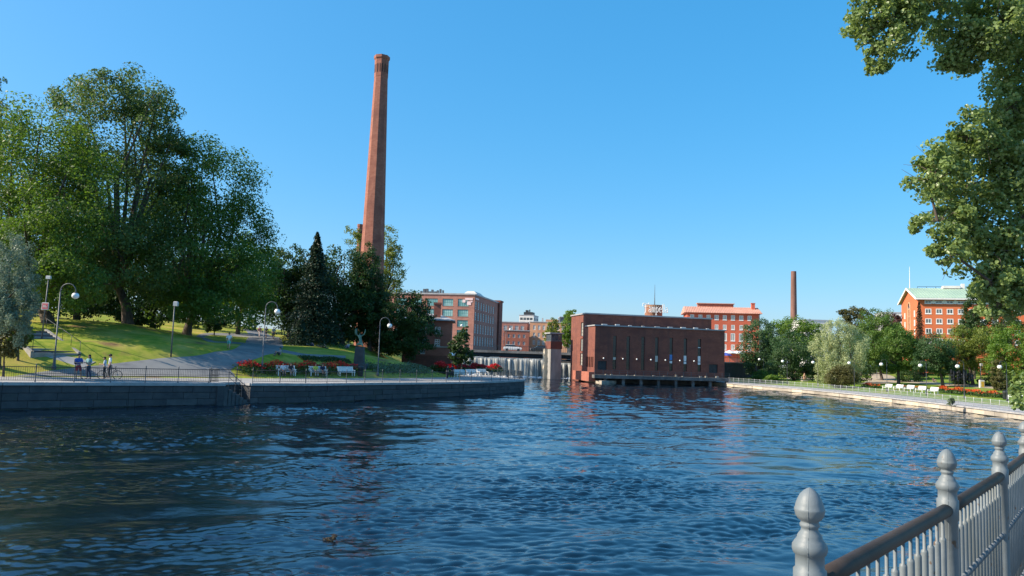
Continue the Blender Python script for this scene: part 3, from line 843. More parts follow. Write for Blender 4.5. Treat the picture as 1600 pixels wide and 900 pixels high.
# --- far town buildings
def simple(name, label, pxa, pxb, pyt, pyb, Y, mat, cols, rows, win, rz=None, dY=0, D=14, frac=(.5,.6), roof=None, frame=None, margin=1.0, sidewin=False):
    A = spot(pxa, pyb, Y+dY); B = spot(pxb, pyb, Y)
    z0 = min(spot(pxb, pyb, Y).z, 3.5)
    bd = Bldg(name, label, (A.x, A.y, 0), (B.x, B.y, 0), z0=z0)
    H = spot((pxa+pxb)/2, pyt, Y+dY/2).z-z0; Wb = bd.W
    zb0 = spot((pxa+pxb)/2, pyb, Y).z-z0
    du = (Wb-2*margin)/cols; dz = (H-zb0-.6)/rows
    ws = grid(margin+du*(1-frac[0])/2, du, cols, du*frac[0], zb0+dz*(1-frac[1])*.4, dz, rows, dz*frac[1], 2, 2, frame or M['whitepaint'], win, .1)
    rws = grid(1, D/3, 3, D/3*.5, zb0+dz*(1-frac[1])*.4, dz, rows, dz*frac[1], 2, 2, frame or M['whitepaint'], win, .1) if sidewin else ()
    bd.block(0, Wb, 0, D, 0, H, front=ws, right=rws, left=rws); bd.done(mat)
    b = MB(); b.box(-.2, Wb+.2, -.2, D+.2, H, H+.4); bd.part('parapet', b, roof or M['roofgrey'])
    bd.H = H
    return bd
x = simple('brick_workshop', 'flat roofed brick workshop with pale windows right of the large mill', 781, 823, 504, 541, 345, M['brick_pink'], 4, 3, M['glass_pale'], dY=1, D=25, frac=(.6,.6))
simple('brick_annex', 'low dark red brick annex in front of the flat roofed workshop', 787, 826, 517, 541, 328, M['brick_red'], 4, 2, M['glass'], dY=.5, D=14, frac=(.45,.5))
x = simple('long_factory', 'long sunlit orange brick factory behind the sluice tower', 827, 886, 504, 541, 340, M['brick_orange'], 7, 3, M['glass_pale'], dY=3, D=18, frac=(.5,.62), sidewin=True)
b = MB(); b.box(x.W*.42, x.W*.75, -.1, 4, x.H+.4, x.H+1.4); x.part('attic', b, M['brick_orange'])
b = MB(); b.box(x.W*.3, x.W*.33, 2, 3, x.H+.4, x.H+2.2); x.part('flue', b, M['roofgrey'])
x = simple('glass_block', 'grey and white glazed high-rise top behind the brick workshop', 810, 832.5, 493, 541, 430, M['palewall'], 4, 7, M['glass'], dY=2, D=14, frac=(.85,.6), frame=M['greymetal'], sidewin=True, margin=.4)
b = MB(); b.box(x.W*.25, x.W*.85, 2, 9, x.H+.4, x.H+2.2); b.box(x.W*.35, x.W*.5, 3, 6, x.H+2.2, x.H+3.4); b.box(x.W*.6, x.W*.66, 3, 4, x.H+2.2, x.H+3.7); x.part('plant_room', b, M['darkmetal'])
x = simple('dark_block', 'dark rooftop block just left of the brown power station', 874, 897, 496, 541, 420, M['greymetal'], 4, 7, M['glass'], dY=0, D=14, frac=(.85,.6), frame=M['greymetal'], margin=.4)
b = MB(); b.box(x.W*.35, x.W*.7, 2, 8, x.H+.4, x.H+1.8); x.part('plant_room', b, M['darkmetal'])
x = simple('white_block', 'white modern block with balconies behind trees left of the orange gable', 1380, 1410, 489, 560, 330, M['palewall'], 3, 6, M['glass'], dY=2, D=16, frac=(.5,.5), sidewin=True)
for k in range(5):
    b = MB(); b.box(x.W*.1, x.W*.4, -1.4, -.002, 4+k*3.3, 5.1+k*3.3); x.part('balcony', b, M['brick_pink'])
simple('pale_block', 'pale flat roofed block showing above trees right of the thin chimney', 1258, 1300, 501, 560, 300, M['palewall'], 5, 4, M['glass'], D=16, roof=M['lightmetal'])

# --- red plastered block behind the power station
KA = spot(1073, 555, 217); KB = spot(1186, 555, 214)
k = Bldg('red_block', 'red plastered block with tiled roof behind the power station', (KA.x, KA.y, 0), (KB.x, KB.y, 0), z0=2.5)
kw = k.W; kz = spot(1130, 489.5, 216).z-2.5
ku = lambda px: solve_u(k.A, k.rz, px); kzz = lambda py: spot(1130, py, 216).z-2.5
fw = []
for i, px in enumerate((1083, 1096, 1108.7, 1121.4, 1134.2, 1147, 1160, 1173)):
    u = ku(px)
    for py, h, w in ((496.3, 1.25, .56), (511.2, 1.25, .5), (526.5, 2.0, .6), (542.5, 1.5, .5)):
        fw.append((u-w, u+w, kzz(py)-h*.55, kzz(py)+h*.55, 2, 1, M['whitepaint'], M['glass_pale'], .13, M['whitepaint'] if py < 530 else None))
k.block(0, kw, 0, 13, 0, kz, front=fw, depth=.12); k.done(M['plaster_red'])
ov = .85; rh = 2.1
b = MB(); b.add([(-ov,-ov,kz),(kw+ov,-ov,kz),(kw+ov,13+ov,kz),(-ov,13+ov,kz),(-ov*.6,5,kz+rh),(kw+ov*.6,5,kz+rh),(-ov*.6,8,kz+rh),(kw+ov*.6,8,kz+rh)],
   [(0,1,5,4),(4,5,7,6),(2,3,6,7),(0,4,6,3),(1,2,7,5),(3,2,1,0)]); rf = k.part('roof', b, M['tile'])
rib = MB(); rib.add([(-.06,-ov-.02,kz+.04),(.06,-ov-.02,kz+.04),(.06,5,kz+rh+.04),(-.06,5,kz+rh+.04),(0,-ov-.02,kz+.14),(0,5,kz+rh+.14)], [(0,1,4),(1,2,5,4),(2,3,5),(3,0,4,5),(3,2,1,0)])
ribm = rib.mesh('tile_rib', M['tile'])
nrb = 44
for i in range(nrb): link('tile_rib', ribm, rf, (-.3+(kw+.6)*i/(nrb-1), 0, 0))
u0, u1 = ku(1095), ku(1152)
b = MB(); b.box(u0, u1, 5.2, 7.8, kz+rh-.5, kz+rh+.95); k.part('roof_monitor', b, M['brick_red'], rf)
b = MB(); b.box(u0-.3, u1+.3, 4.9, 8.1, kz+rh+.95, kz+rh+1.15); k.part('monitor_roof', b, M['tile'], rf)
b = MB(); b.box(ku(1179), ku(1184.5), 3.2, 4.2, kz+1, kz+rh+1.1); b.box(ku(1178.4), ku(1185), 3.1, 4.3, kz+rh+1.1, kz+rh+1.3); k.part('chimney', b, M['plaster_red'], rf)
b = MB(); b.tube([(kw+.1,-.12,0),(kw+.1,-.12,kz)], .08, 6); k.part('downpipe', b, M['greymetal'])
b = MB(); b.box(ku(1128), kw, -2.2, -.01, kzz(549), kzz(548)); k.part('canopy', b, M['whitepaint'])

# --- orange-red block with the green roof
OA = Vector((104.8, 190, 0))
OR = R(-17)
o_ = Bldg('green_roofed_block', 'orange red plastered block with pale green gabled roof and arched gable niche', OA, rz=OR, z0=2.5)
OW, OD = 46, 20
oz = spot(1437, 464.5, 190).z-2.5
ou = lambda px: solve_u(OA, OR, px); ozz = lambda py: spot(1455, py, 187.5).z-2.5
fw = []
k0, k1 = ou(1453), ou(1470)
pitch = k1-k0
for i in range(12):
    u = k0+i*pitch
    for py, h, w in ((471, .72, .8), (485.5, 1.3, .72), (501, 1.3, .72), (516.5, 1.3, .72), (532, 1.3, .72)):
        fw.append((u-w, u+w, ozz(py)-h*.5, ozz(py)+h*.5, 2, 1, M['whitepaint'], M['glass'], .17, M['whitepaint']))
gw = []
for yy in (3.6, 15.2):
    for py in (488, 503, 518): gw.append((yy, yy+1.3, ozz(py)-.8, ozz(py)+.8, 2, 1, M['whitepaint'], M['glass_pale'], .15, None))
gw.append((8.6, 11.2, 3.0, oz-2.2, 2, 8, M['brick_orange'], M['glass_dark'], .3, None))
o_.block(0, OW, 0, OD, 0, oz, front=fw, left=gw, depth=.1)
rh = spot(1422, 454.5, 200).z-2.5-oz
rh = max(rh, 3.2)
o_.wall.add([(0,OD,oz),(0,0,oz),(0,OD/2,oz+rh-.15)], [(0,1,2)]); o_.wall.add([(OW,0,oz),(OW,OD,oz),(OW,OD/2,oz+rh-.15)], [(0,1,2)])
o_.done(M['plaster_orange'])
b = MB()
e = 1.05
b.add([(-.7,-e,oz-e*rh/(OD/2)+.1),(OW+.7,-e,oz-e*rh/(OD/2)+.1),(OW+.7,OD/2,oz+rh+.1),(-.7,OD/2,oz+rh+.1),(-.7,OD+e,oz-e*rh/(OD/2)+.1),(OW+.7,OD+e,oz-e*rh/(OD/2)+.1)], [(0,1,2,3),(3,2,5,4)])
b.add([(v[0],v[1],v[2]-.22) for v in b.v[:6]], [(3,2,1,0),(4,5,2,3)])
rf = o_.part('roof', b, M['copper'])
b = MB()
for sgn in (0, 1):
    ya, yb = (-e-.05, OD/2) if not sgn else (OD/2, OD+e+.05)
    za, zb = (oz-e*rh/(OD/2), oz+rh) if not sgn else (oz+rh, oz-e*rh/(OD/2))
    b.add([(-.82,ya,za-.35),(-.82,yb,zb-.35),(-.82,yb,zb+.16),(-.82,ya,za+.16),(-.69,ya,za-.35),(-.69,yb,zb-.35),(-.69,yb,zb+.16),(-.69,ya,za+.16)], [(3,2,1,0),(4,5,6,7),(0,1,5,4),(2,3,7,6),(1,2,6,5),(3,0,4,7)])
o_.part('bargeboard', b, M['whitepaint'], rf)
b = MB(); b.box(-.72, OW+.7, -e-.1, -e+.05, oz-e*rh/(OD/2)-.3, oz-e*rh/(OD/2)+.05); o_.part('gutter', b, M['whitepaint'], rf)
b = MB()
for i in range(70):
    x = i*.68
    b.add([(x,-e,oz-e*rh/(OD/2)+.12),(x+.06,-e,oz-e*rh/(OD/2)+.12),(x+.06,OD/2,oz+rh+.12),(x,OD/2,oz+rh+.12),(x+.03,-e,oz-e*rh/(OD/2)+.2),(x+.03,OD/2,oz+rh+.2)], [(0,4,5,3),(4,1,2,5),(0,1,4)])
o_.part('roof_seam', b, M['copper'], rf)
b = MB(); b.box(8, 12, OD/2-1, OD/2+1, oz+rh, oz+rh+.7); b.box(12.5, 13.2, OD/2-.5, OD/2+.5, oz+rh, oz+rh+1.3); b.box(20, 20.8, OD/2-.5, OD/2+.5, oz+rh, oz+rh+1.1); o_.part('roof_hatch', b, M['palewall'], rf)
b = MB(); b.box(2, OW-2, OD/2-.06, OD/2+.06, oz+rh+.45, oz+rh+.55)
for i in range(20): b.box(2+i*2.2, 2.08+i*2.2, OD/2-.04, OD/2+.04, oz+rh, oz+rh+.5)
o_.part('roof_walkway', b, M['darkmetal'], rf)
b = MB(); b.tube([(.2, OD/2, oz+rh), (.2, OD/2, oz+rh+6)], [.12, .05], 6); o_.part('flagpole', b, M['whitepaint'])
md = MB().lathe([(.5,0),(.5,.1),(.36,.1),(.36,.05)], 14)
md.xf(Matrix.Rotation(R(90), 4, 'X')); mdm = md.mesh('medallion', M['whitepaint'])
for i in range(11): link('medallion', mdm, o_.root, (k0+(i+.5)*pitch, -.01, ozz(471)))
b = MB()                    # raised surround of the arched niche on the gable
arc = [(8.35, 3.0)] + [(9.9-1.55*math.cos(math.pi*i/10), oz-2.2+1.5*math.sin(math.pi*i/10)) for i in range(11)] + [(11.45, 3.0)]
for (ya, za), (yb, zb) in zip(arc[:-1], arc[1:]):
    b.tube([(-.05, OD-ya, za), (-.05, OD-yb, zb)], .2, 6)
o_.part('niche_surround', b, M['brick_orange'])
b = MB(); b.add([(-.03, OD-(9.9-1.3*math.cos(math.pi*i/10)), oz-2.2+1.25*math.sin(math.pi*i/10)) for i in range(11)], [tuple(range(10,-1,-1))]); o_.part('niche_arch', b, M['glass_dark'])

# --- chimneys
M['band'] = surf('stack_band', (.07,.035,.028), (.1,.05,.04), 2, .9)
M['brick_tall'] = surf('stack_brick', (.27,.1,.065), (.35,.145,.1), 1.6, .9, stretch=(1,1,2.2), bump=.35, bscale=9, c3=(.23,.085,.06), chip=((.15,.07,.055), .8, .52, (1,1,.12), .3))
def chimney(name, label, px0, py0, py1, Y, w0, w1, n, mat, z0, crown=True, rot=0):
    t = spot(px0, py1, Y); r0, r1 = w0/2/FPX*Y, w1/2/FPX*Y
    root = thing(name, label, 'chimney', (t.x, t.y, z0)); H = t.z-z0
    zmid = spot(px0, py0, Y).z-z0
    sl = (r0-r1)/(H-zmid); rb = r1+sl*H
    b = MB(); b.lathe([(rb, 0), (r1+sl*.08*H, H*.92), (r1, H-1.0)], n, rot=rot); b.build('shaft', mat, root)
    if crown:
        b = MB(); q = r1*1.13; b.lathe([(r1*1.01, H-4.6), (q, H-4.2), (q*1.02, H-.9), (q*1.16, H-.6), (q*1.16, H-.1), (q*.8, H-.1), (q*.75, H-1.5)], n, rot=rot); cr = b.build('crown', mat, root)
        for kk in range(n):
            a = rot+2*math.pi*(kk+.5)/n; rr = q*1.0*math.cos(math.pi/n)
            for s_ in (-.3, .3):
                b = MB(); b.box(-.1, .1, -.04, .05, 0, 1.6); o = b.build('slot', M['band'], cr)
                o.location = (rr*math.cos(a)-math.sin(a)*s_*r1*.75, rr*math.sin(a)+math.cos(a)*s_*r1*.75, H-3.4); o.rotation_euler = (0, 0, a-math.pi/2)
    return root
M['stack_brown'] = surf('brown_stack', (.17,.085,.06), (.23,.12,.09), .6, .9, stretch=(1,1,.3), c3=(.14,.07,.055))
ch = chimney('factory_chimney', 'very tall octagonal red brick factory chimney rising above the park trees', 597, 400, 88, 135, 36.5, 19.5, 8, M['brick_tall'], 3, rot=R(8))
chimney('short_chimney', 'top of a second brick chimney peeking out beside the tall one', 563, 400, 350, 190, 8.5, 7, 8, M['brick_tall'], 3)
chimney('thin_chimney', 'slender round brown chimney above the trees behind the right bank', 1240, 495, 421, 380, 9.6, 8.0, 16, M['stack_brown'], 3, crown=False)

# --- round brick tower with the sign
M['brick_tower'] = surf('tower_brick', (.24,.11,.065), (.32,.155,.095), 1.5, .9, c3=(.26,.12,.08))
sa = spot(1021, 497, 225); stw = thing('sign_tower', 'round brick tower top with white lettering above the power station roof', 'tower', (sa.x, sa.y, 3))
H = spot(1021, 477, 225).z-3; rr = 13.6/FPX*225
b = MB(); b.lathe([(rr, 0), (rr, H-.9), (rr*1.02, H-.85), (rr*1.02, H), (rr*.9, H)], 24); b.build('drum', M['brick_tower'], stw)
b = MB()
for i in range(26):
    a = 2*math.pi*i/26; b.box(-.12, .12, -.05, .05, 0, .3)
    mm = Matrix.Translation((rr*1.03*math.cos(a), rr*1.03*math.sin(a), H-.6)) @ Matrix.Rotation(a+math.pi/2, 4, 'Z')
    b.v[-8:] = [tuple(mm @ Vector(v)) for v in b.v[-8:]]
tag(b.build('dentils', M['cream'], stw), kind='stuff')
b = MB(); b.tube([(.3,0,H),(.3,0,H+3),(.3,0,H+6.4)], [.16,.09,.04], 6); b.build('mast', M['greymetal'], stw)
# letters as strokes with serifs, each its own piece
def stroke_letter(strokes, wd):
    b = MB()
    for pl in strokes:
        for (xa, za), (xb, zb) in zip(pl[:-1], pl[1:]):
            b.tube([(xa, 0, za), (xb, 0, zb)], wd, 6)
    return b
def arc_(cx, cz, rx, rz_, a0, a1, n=8): return [(cx+rx*math.cos(R(a0+(a1-a0)*i/n)), cz+rz_*math.sin(R(a0+(a1-a0)*i/n))) for i in range(n+1)]
GL_ = {'T': ([[(-.35,1.5),(-.15,1.75),(.6,1.62),(1.2,1.62),(1.35,1.85)], [(.5,1.65),(.5,.0)], [(.5,.2),(.35,-.15),(.1,-.3)], [(-.35,1.5),(-.3,1.15)]], 1.3),
  'a': ([[(.1,.9),(.35,1.0),(.6,.85),(.6,.1),(.75,0)], arc_(.33,.3,.27,.28,60,360)], .85),
  'm': ([[(0,1),(.1,1),(.1,0)], [(.1,.8),(.3,1),(.45,.8),(.45,0)], [(.45,.8),(.65,1),(.8,.8),(.8,0),(.9,0)]], 1.05),
  'p': ([[(0,1),(.1,1),(.1,-.5)], [(-.05,-.5),(.3,-.5)], arc_(.38,.5,.3,.48,180,-180)], .85),
  'e': ([[(.08,.5),(.65,.55)], arc_(.38,.5,.3,.48,10,310)], .8),
  'l': ([[(0,1.6),(.15,1.6),(.15,0)], [(0,0),(.32,0)]], .45)}
tw_ = 38.0/FPX*225
tot = sum(GL_[c][1] for c in 'Tampella'); sc = tw_/tot; u = 0
zb = spot(1021, 489, 225).z-3
for chn in 'Tampella':
    stk, adv = GL_[chn]
    o = stroke_letter(stk, .1).build('letter', M['whitepaint'], stw)
    o.location = (-tw_/2+.2+u*sc, -rr-.45, zb); o.scale = (sc, sc, sc*1.35); u += adv
b = MB()
for i in range(4): b.box(-tw_/2+1+i*1.5, -tw_/2+1.06+i*1.5, -rr-.4, -rr*.6, zb+.3, zb+.36)
b.build('sign_bracket', M['greymetal'], stw)

# --- retaining wall and terrace on the right of the power station
a0, a1 = spot(1126, 590, 158), spot(1215, 590, 172)
rwl = thing('retaining_wall', 'retaining wall right of the power station, tree shade put into its dark stone colour', 'wall', (a0.x, a0.y, 0), math.atan2(a1.y-a0.y, a1.x-a0.x))
Lr = math.hypot(a1.x-a0.x, a1.y-a0.y)
b = MB(); b.box(0, Lr, 0, .8, .2, 4.3); b.build('wall', M['granite3'], rwl)  # dark stone carries the shade under the trees in its colour
b = MB(); b.box(-.1, Lr+.1, -.1, .9, 4.3, 4.55); b.build('coping', M['concrete'], rwl)
b = MB()
for i in range(30): b.box(i*Lr/29-.03, i*Lr/29+.03, .3, .36, 4.55, 5.5)
b.box(0, Lr, .3, .36, 5.45, 5.52); b.build('railing', M['greymetal'], rwl)
def parasol(px, py, Y, label, mat, z0=4.5):
    p0 = spot(px, py, Y); root = thing('parasol', label, 'parasol', (p0.x, p0.y, z0), 0, 'parasols on the terrace')
    b = MB(); b.lathe([(1.5, 2.1), (1.45, 2.2), (.7, 2.6), (.05, 2.85)], 8); b.build('canopy', mat, root)
    b = MB(); b.tube([(0,0,0),(0,0,2.8)], .04, 6); b.build('pole', M['greymetal'], root)
parasol(1140, 550, 176, 'white parasol nearest the power station on the terrace', M['whitepaint'])
parasol(1152, 551, 177, 'white parasol nearest the tree on the terrace', M['whitepaint'])
M['bluecloth'] = surf('blue_cloth', (.04,.07,.3), (.06,.1,.4), 3, .8)
parasol(1134, 557, 172, 'blue parasol beside the power station on the terrace', M['bluecloth'], 3.9)
# ------------------------------------------------------------------ trees
def lobes_px(lst, Y):
    """crown lobes from (px, py, rx_px, rz_px[, dY]) at distance Y"""
    out = []
    for l in lst:
        y = Y+(l[4] if len(l) > 4 else 0)
        c = spot(l[0], l[1], y); k = y/FPX
        rx, rz_ = l[2]*k, l[3]*k
        out.append((c.x, c.y, c.z, rx, (rx+min(rx, rz_))/2 if len(l) < 6 else l[5], rz_))
    return out
def unit(v): return v/np.maximum(np.linalg.norm(v, axis=1, keepdims=True), 1e-9)
def leaf_quads(rng, C, Nn, size, aspect=.62, curl=0):
    """rhombic leaves (or folded six-point leaves) at C with normals Nn"""
    n = len(C)
    t = unit(np.cross(Nn, unit(rng.normal(size=(n, 3))))); bt = np.cross(Nn, t)
    s = (size*rng.uniform(.55, 1.35, n))[:, None]
    if not curl:
        V = np.stack([C-t*s*.5, C+bt*s*.5*aspect+Nn*s*.05, C+t*s*.5, C-bt*s*.5*aspect+Nn*s*.05], 1).reshape(-1, 3)
        return V, np.arange(4*n).reshape(n, 4)
    a = C-t*s*.5; b = C+t*s*.55
    l1 = C-t*s*.22+bt*s*.42*aspect+Nn*s*curl; l2 = C+t*s*.18+bt*s*.36*aspect+Nn*s*curl
    r1 = C-t*s*.22-bt*s*.42*aspect+Nn*s*curl; r2 = C+t*s*.18-bt*s*.36*aspect+Nn*s*curl
    V = np.stack([a, l1, l2, b, r2, r1], 1).reshape(-1, 3)
    i = np.arange(n)[:, None]*6
    return V, np.vstack([i+np.array([[0, 1, 2, 3]]), i+np.array([[0, 3, 4, 5]])])
def crown(rng, lobes, n, size, clump=.2, droop=0, flat=.75, inner=.5, up=.5, gaps=0, aspect=.62, curl=0, nclump=None):
    A = np.array([l[3]*l[5]+l[3]*l[4]+l[4]*l[5] for l in lobes]); A = A/A.sum()
    Cs, Ns, Ts = [], [], []
    for l, w in zip(lobes, A):
        c = np.array(l[:3]); r = np.array(l[3:6]); nn = max(int(n*w), 8)
        nc = max(int((nclump or 70)*max(w*len(lobes), .5)), 6)
        d = unit(rng.normal(size=(nc, 3)))
        q = inner+(1-inner)*np.sqrt(rng.random(nc))
        q *= 1+.13*np.sin(d[:, 0]*7+c[0])*np.sin(d[:, 2]*6+d[:, 1]*5)
        cc = c+d*r*q[:, None]
        if gaps: cc = cc[rng.random(len(cc)) > gaps]
        cr = clump*r.mean()*rng.uniform(.6, 1.5, len(cc))
        ct = rng.random(len(cc))
        wgt = cr**2; k = rng.choice(len(cc), nn, p=wgt/wgt.sum())
        off = rng.normal(size=(nn, 3))
        ln = np.linalg.norm(off, axis=1, keepdims=True)
        off = off/ln*np.minimum(ln, 1.75)*.62
        off[:, 2] *= flat
        if droop:
            dz = rng.random(nn)**1.2; off[:, :2] *= .55; off[:, 2] = off[:, 2]*.5-dz*droop*1.2
        P_ = cc[k]+off*cr[k][:, None]
        o = unit((P_-c)/r)
        Nn = unit(rng.normal(size=(nn, 3))*.75+o*.55+np.array([0, 0, up])+unit(off)*.35)
        Cs.append(P_); Ns.append(Nn); Ts.append(np.clip(ct[k]*.6+rng.random(nn)*.4, 0, 1))
    C = np.vstack(Cs); Nn = np.vstack(Ns); T = np.concatenate(Ts)
    V, Fq = leaf_quads(rng, C, Nn, size, aspect, curl)
    if curl: T = np.concatenate([T, T])
    return V, Fq, T
def limbs(b, base, lobes, r0, rng, lean=0, twigs=2, split=.5):
    bx_, by_, bz_ = base
    top = max(l[2] for l in lobes)
    main = max(lobes, key=lambda l: l[3]*l[5]*l[4])
    zs = min(min(l[2]-l[5]*.4 for l in lobes), bz_+(top-bz_)*.45); zs = max(zs, bz_+1.0)
    fx, fy = main[0]*.5+bx_*.5, main[1]*.5+by_*.5
    mid = Vector((bx_*.75+fx*.25, by_*.75+fy*.25, bz_+(zs-bz_)*.5)); fork = Vector((fx, fy, zs))
    b.tube([(bx_, by_, bz_-.5), (bx_, by_, bz_+.25), mid, fork], [r0*1.7, r0*1.15, r0*.9, r0*.75], 9, False)
    for l in lobes:
        for t in range(1+twigs):
            e = Vector((l[0], l[1], l[2])) + (Vector((0, 0, l[5]*.75)) if t == 0 else Vector((rng.normal()*l[3]*.55, rng.normal()*l[4]*.55, rng.uniform(-.1, .75)*l[5])))
            m_ = fork.lerp(e, .45)+Vector((rng.normal(), rng.normal(), .6+rng.random()))*(e-fork).length*.06
            b.tube([fork-Vector((0, 0, .3)), fork.lerp(m_, .5), m_, m_.lerp(e, .6), e], [r0*.55, r0*.42, r0*.3, r0*.16, r0*.05], 6, False)
def tree(name, label, base, lobes, n, size, mat, bark='bark', r0=.3, seed=1, group=None, cat='tree', twigs=2, **kw):
    rg = np.random.default_rng(seed)
    root = thing(name, label, cat, base, 0, group)
    base = Vector(base)
    V, Fq, T = crown(rg, lobes, n, size, **kw)
    V = V-np.array(base)
    link('crown', npmesh('crown', V, Fq, mat, False, {'tint': T}), root)
    b = MB(); limbs(b, (0, 0, 0), [(l[0]-base.x, l[1]-base.y, l[2]-base.z, *l[3:]) for l in lobes], r0, rg, twigs=twigs)
    b.build('trunk', M[bark], root, True)
    return root
def conifer(name, label, base, H, Rb, n, size, mat, seed=1, group=None, layers=22, lift=.06, r0=.22, cat='tree', power=.9, droop=.28):
    rg = np.random.default_rng(seed)
    root = thing(name, label, cat, base, 0, group)
    u = rg.random(n)**1.45*(1-lift)+lift
    lay = np.floor(u*layers)/layers; fr = u*layers-np.floor(u*layers)
    rad = Rb*(1-u)**power*(1-.42*fr)+.08
    ang = rg.random(n)*6.283
    nb = 9; k = np.round(ang/6.283*nb+lay*5.3)
    ang = (k-lay*5.3)*6.283/nb+rg.normal(size=n)*.19
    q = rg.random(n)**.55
    jag = 1+.22*np.sin(k*12.9+lay*78.2)
    r = rad*q*jag
    P_ = np.stack([r*np.cos(ang), r*np.sin(ang), u*H-r*droop+rg.normal(size=n)*.05*H/layers], 1)
    o = np.stack([np.cos(ang), np.sin(ang), np.zeros(n)], 1)
    Nn = unit(rg.normal(size=(n, 3))*.5+np.array([0, 0, .8])+o*.35)
    V, Fq = leaf_quads(rg, P_, Nn, size, .45)
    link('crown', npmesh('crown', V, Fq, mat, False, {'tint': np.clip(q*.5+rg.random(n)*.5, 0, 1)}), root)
    b = MB(); b.tube([(0, 0, -.4), (0, 0, H*.5), (0, 0, H*.99)], [r0*1.2, r0*.6, .03], 7); b.build('trunk', M['bark'], root, True)
    return root
LM = {}
LM['linden'] = leafmat('linden_leaves', (.05,.105,.022), (.11,.19,.035), (.17,.23,.05), trans=.45)
LM['elm'] = leafmat('elm_leaves', (.05,.095,.03), (.11,.17,.05), (.17,.21,.065), trans=.45)
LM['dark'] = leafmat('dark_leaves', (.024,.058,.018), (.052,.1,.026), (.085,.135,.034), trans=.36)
LM['spruce'] = leafmat('spruce_needles', (.014,.034,.017), (.028,.055,.026), trans=.14)
LM['silver'] = leafmat('silver_willow', (.1,.15,.11), (.19,.25,.17), (.27,.32,.21), trans=.3)
LM['willow'] = leafmat('pale_willow', (.26,.32,.15), (.42,.46,.24), (.5,.52,.3), trans=.3)
LM['bright'] = leafmat('bright_leaves', (.07,.15,.02), (.15,.24,.035), (.22,.28,.05))
LM['yellow'] = leafmat('olive_leaves', (.11,.16,.028), (.21,.25,.05), (.3,.3,.08))
LM['blue'] = leafmat('blue_green', (.035,.09,.035), (.08,.14,.05), (.12,.18,.06))
LM['brown'] = leafmat('brown_green', (.07,.075,.025), (.13,.125,.04), (.19,.16,.06))
LM['red'] = leafmat('copper_leaves', (.07,.03,.025), (.13,.05,.04), trans=.25)
LM['spirebrown'] = leafmat('dry_conifer', (.05,.035,.02), (.12,.075,.04), trans=.1)
LM['park'] = leafmat('park_leaves', (.05,.115,.02), (.12,.2,.035), (.18,.24,.045))
LM['near'] = leafmat('poplar_leaves', (.105,.165,.045), (.25,.335,.11), (.44,.49,.26), trans=.42, rough=.36, spec=.5)
def gbase(px, py, Y=None, side='L'):
    if Y is None:
        return ground(px, py, side)
    p = spot(px, py, Y); p.z = (zl if side == 'L' else zr)(p.x, p.y)
    return p
# left park: the tall grove
tree('elm_tree', 'tallest airy tree in the left park with thin branches showing at its top', gbase(200, 500, 84), lobes_px([(190,200,85,88,2), (245,190,30,55,-1,3.5), (120,170,42,42,3,3.5), (175,330,105,100), (190,150,60,42,0,4), (100,300,60,80,-3), (200,405,75,75,-4), (130,420,55,55,-4), (268,250,32,50,1,3.5)], 84), 60000, .3, LM['elm'], r0=.55, seed=11, clump=.23, gaps=.08, nclump=62, inner=.6, twigs=1)
tree('linden_tree', 'broad green tree right of the tallest tree on the lawn crest', gbase(292, 522, 90), lobes_px([(325,300,72,82), (375,395,48,105,2), (290,400,70,95,-3), (345,440,62,70,-5), (405,420,26,70,4,3), (270,330,45,70,2), (300,470,50,40,-5), (290,265,40,48,1,4)], 90), 58000, .3, LM['linden'], r0=.5, seed=12, clump=.23, gaps=.06, nclump=58, inner=.6, twigs=1)
tree('linden_tree', 'wide green tree at the left edge of the park above the stairs', gbase(75, 500, 76), lobes_px([(60,250,85,90), (20,320,75,110,2), (110,320,65,110,-3), (70,400,85,75,-4), (110,445,55,45,-5), (20,430,50,60,-3)], 76), 54000, .28, LM['linden'], r0=.55, seed=13, clump=.23, gaps=.06, nclump=58, inner=.6, twigs=1)
tree('birch_tree', 'feathery tree top cut by the left picture edge', gbase(-25, 500, 88), lobes_px([(-10,150,22,42), (-5,215,38,50), (-30,300,60,120)], 88), 14000, .26, LM['elm'], r0=.3, seed=14, clump=.2, droop=1.2, gaps=.2)
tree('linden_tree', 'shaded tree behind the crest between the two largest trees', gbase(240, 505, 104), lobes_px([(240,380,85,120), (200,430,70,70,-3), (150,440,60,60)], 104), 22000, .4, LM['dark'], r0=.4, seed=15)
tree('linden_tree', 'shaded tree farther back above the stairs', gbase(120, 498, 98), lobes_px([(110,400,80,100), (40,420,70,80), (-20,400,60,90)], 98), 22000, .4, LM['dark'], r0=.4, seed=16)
tree('linden_tree', 'green tree over the top end of the park path', gbase(372, 512, 122), lobes_px([(385,440,42,70), (350,450,40,50), (420,440,30,55,4)], 122), 18000, .36, LM['bright'], r0=.35, seed=17, gaps=.1)
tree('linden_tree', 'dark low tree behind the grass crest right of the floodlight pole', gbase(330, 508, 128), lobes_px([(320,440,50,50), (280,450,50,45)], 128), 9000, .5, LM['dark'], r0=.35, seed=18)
tree('silver_willow', 'silvery willow at the left edge beside the stairs', gbase(-5, 556, 58), lobes_px([(18,410,38,52), (5,460,48,60,-1), (30,480,30,50,-2)], 56), 24000, .19, LM['silver'], r0=.3, seed=19, clump=.24, droop=1.0, aspect=.35)
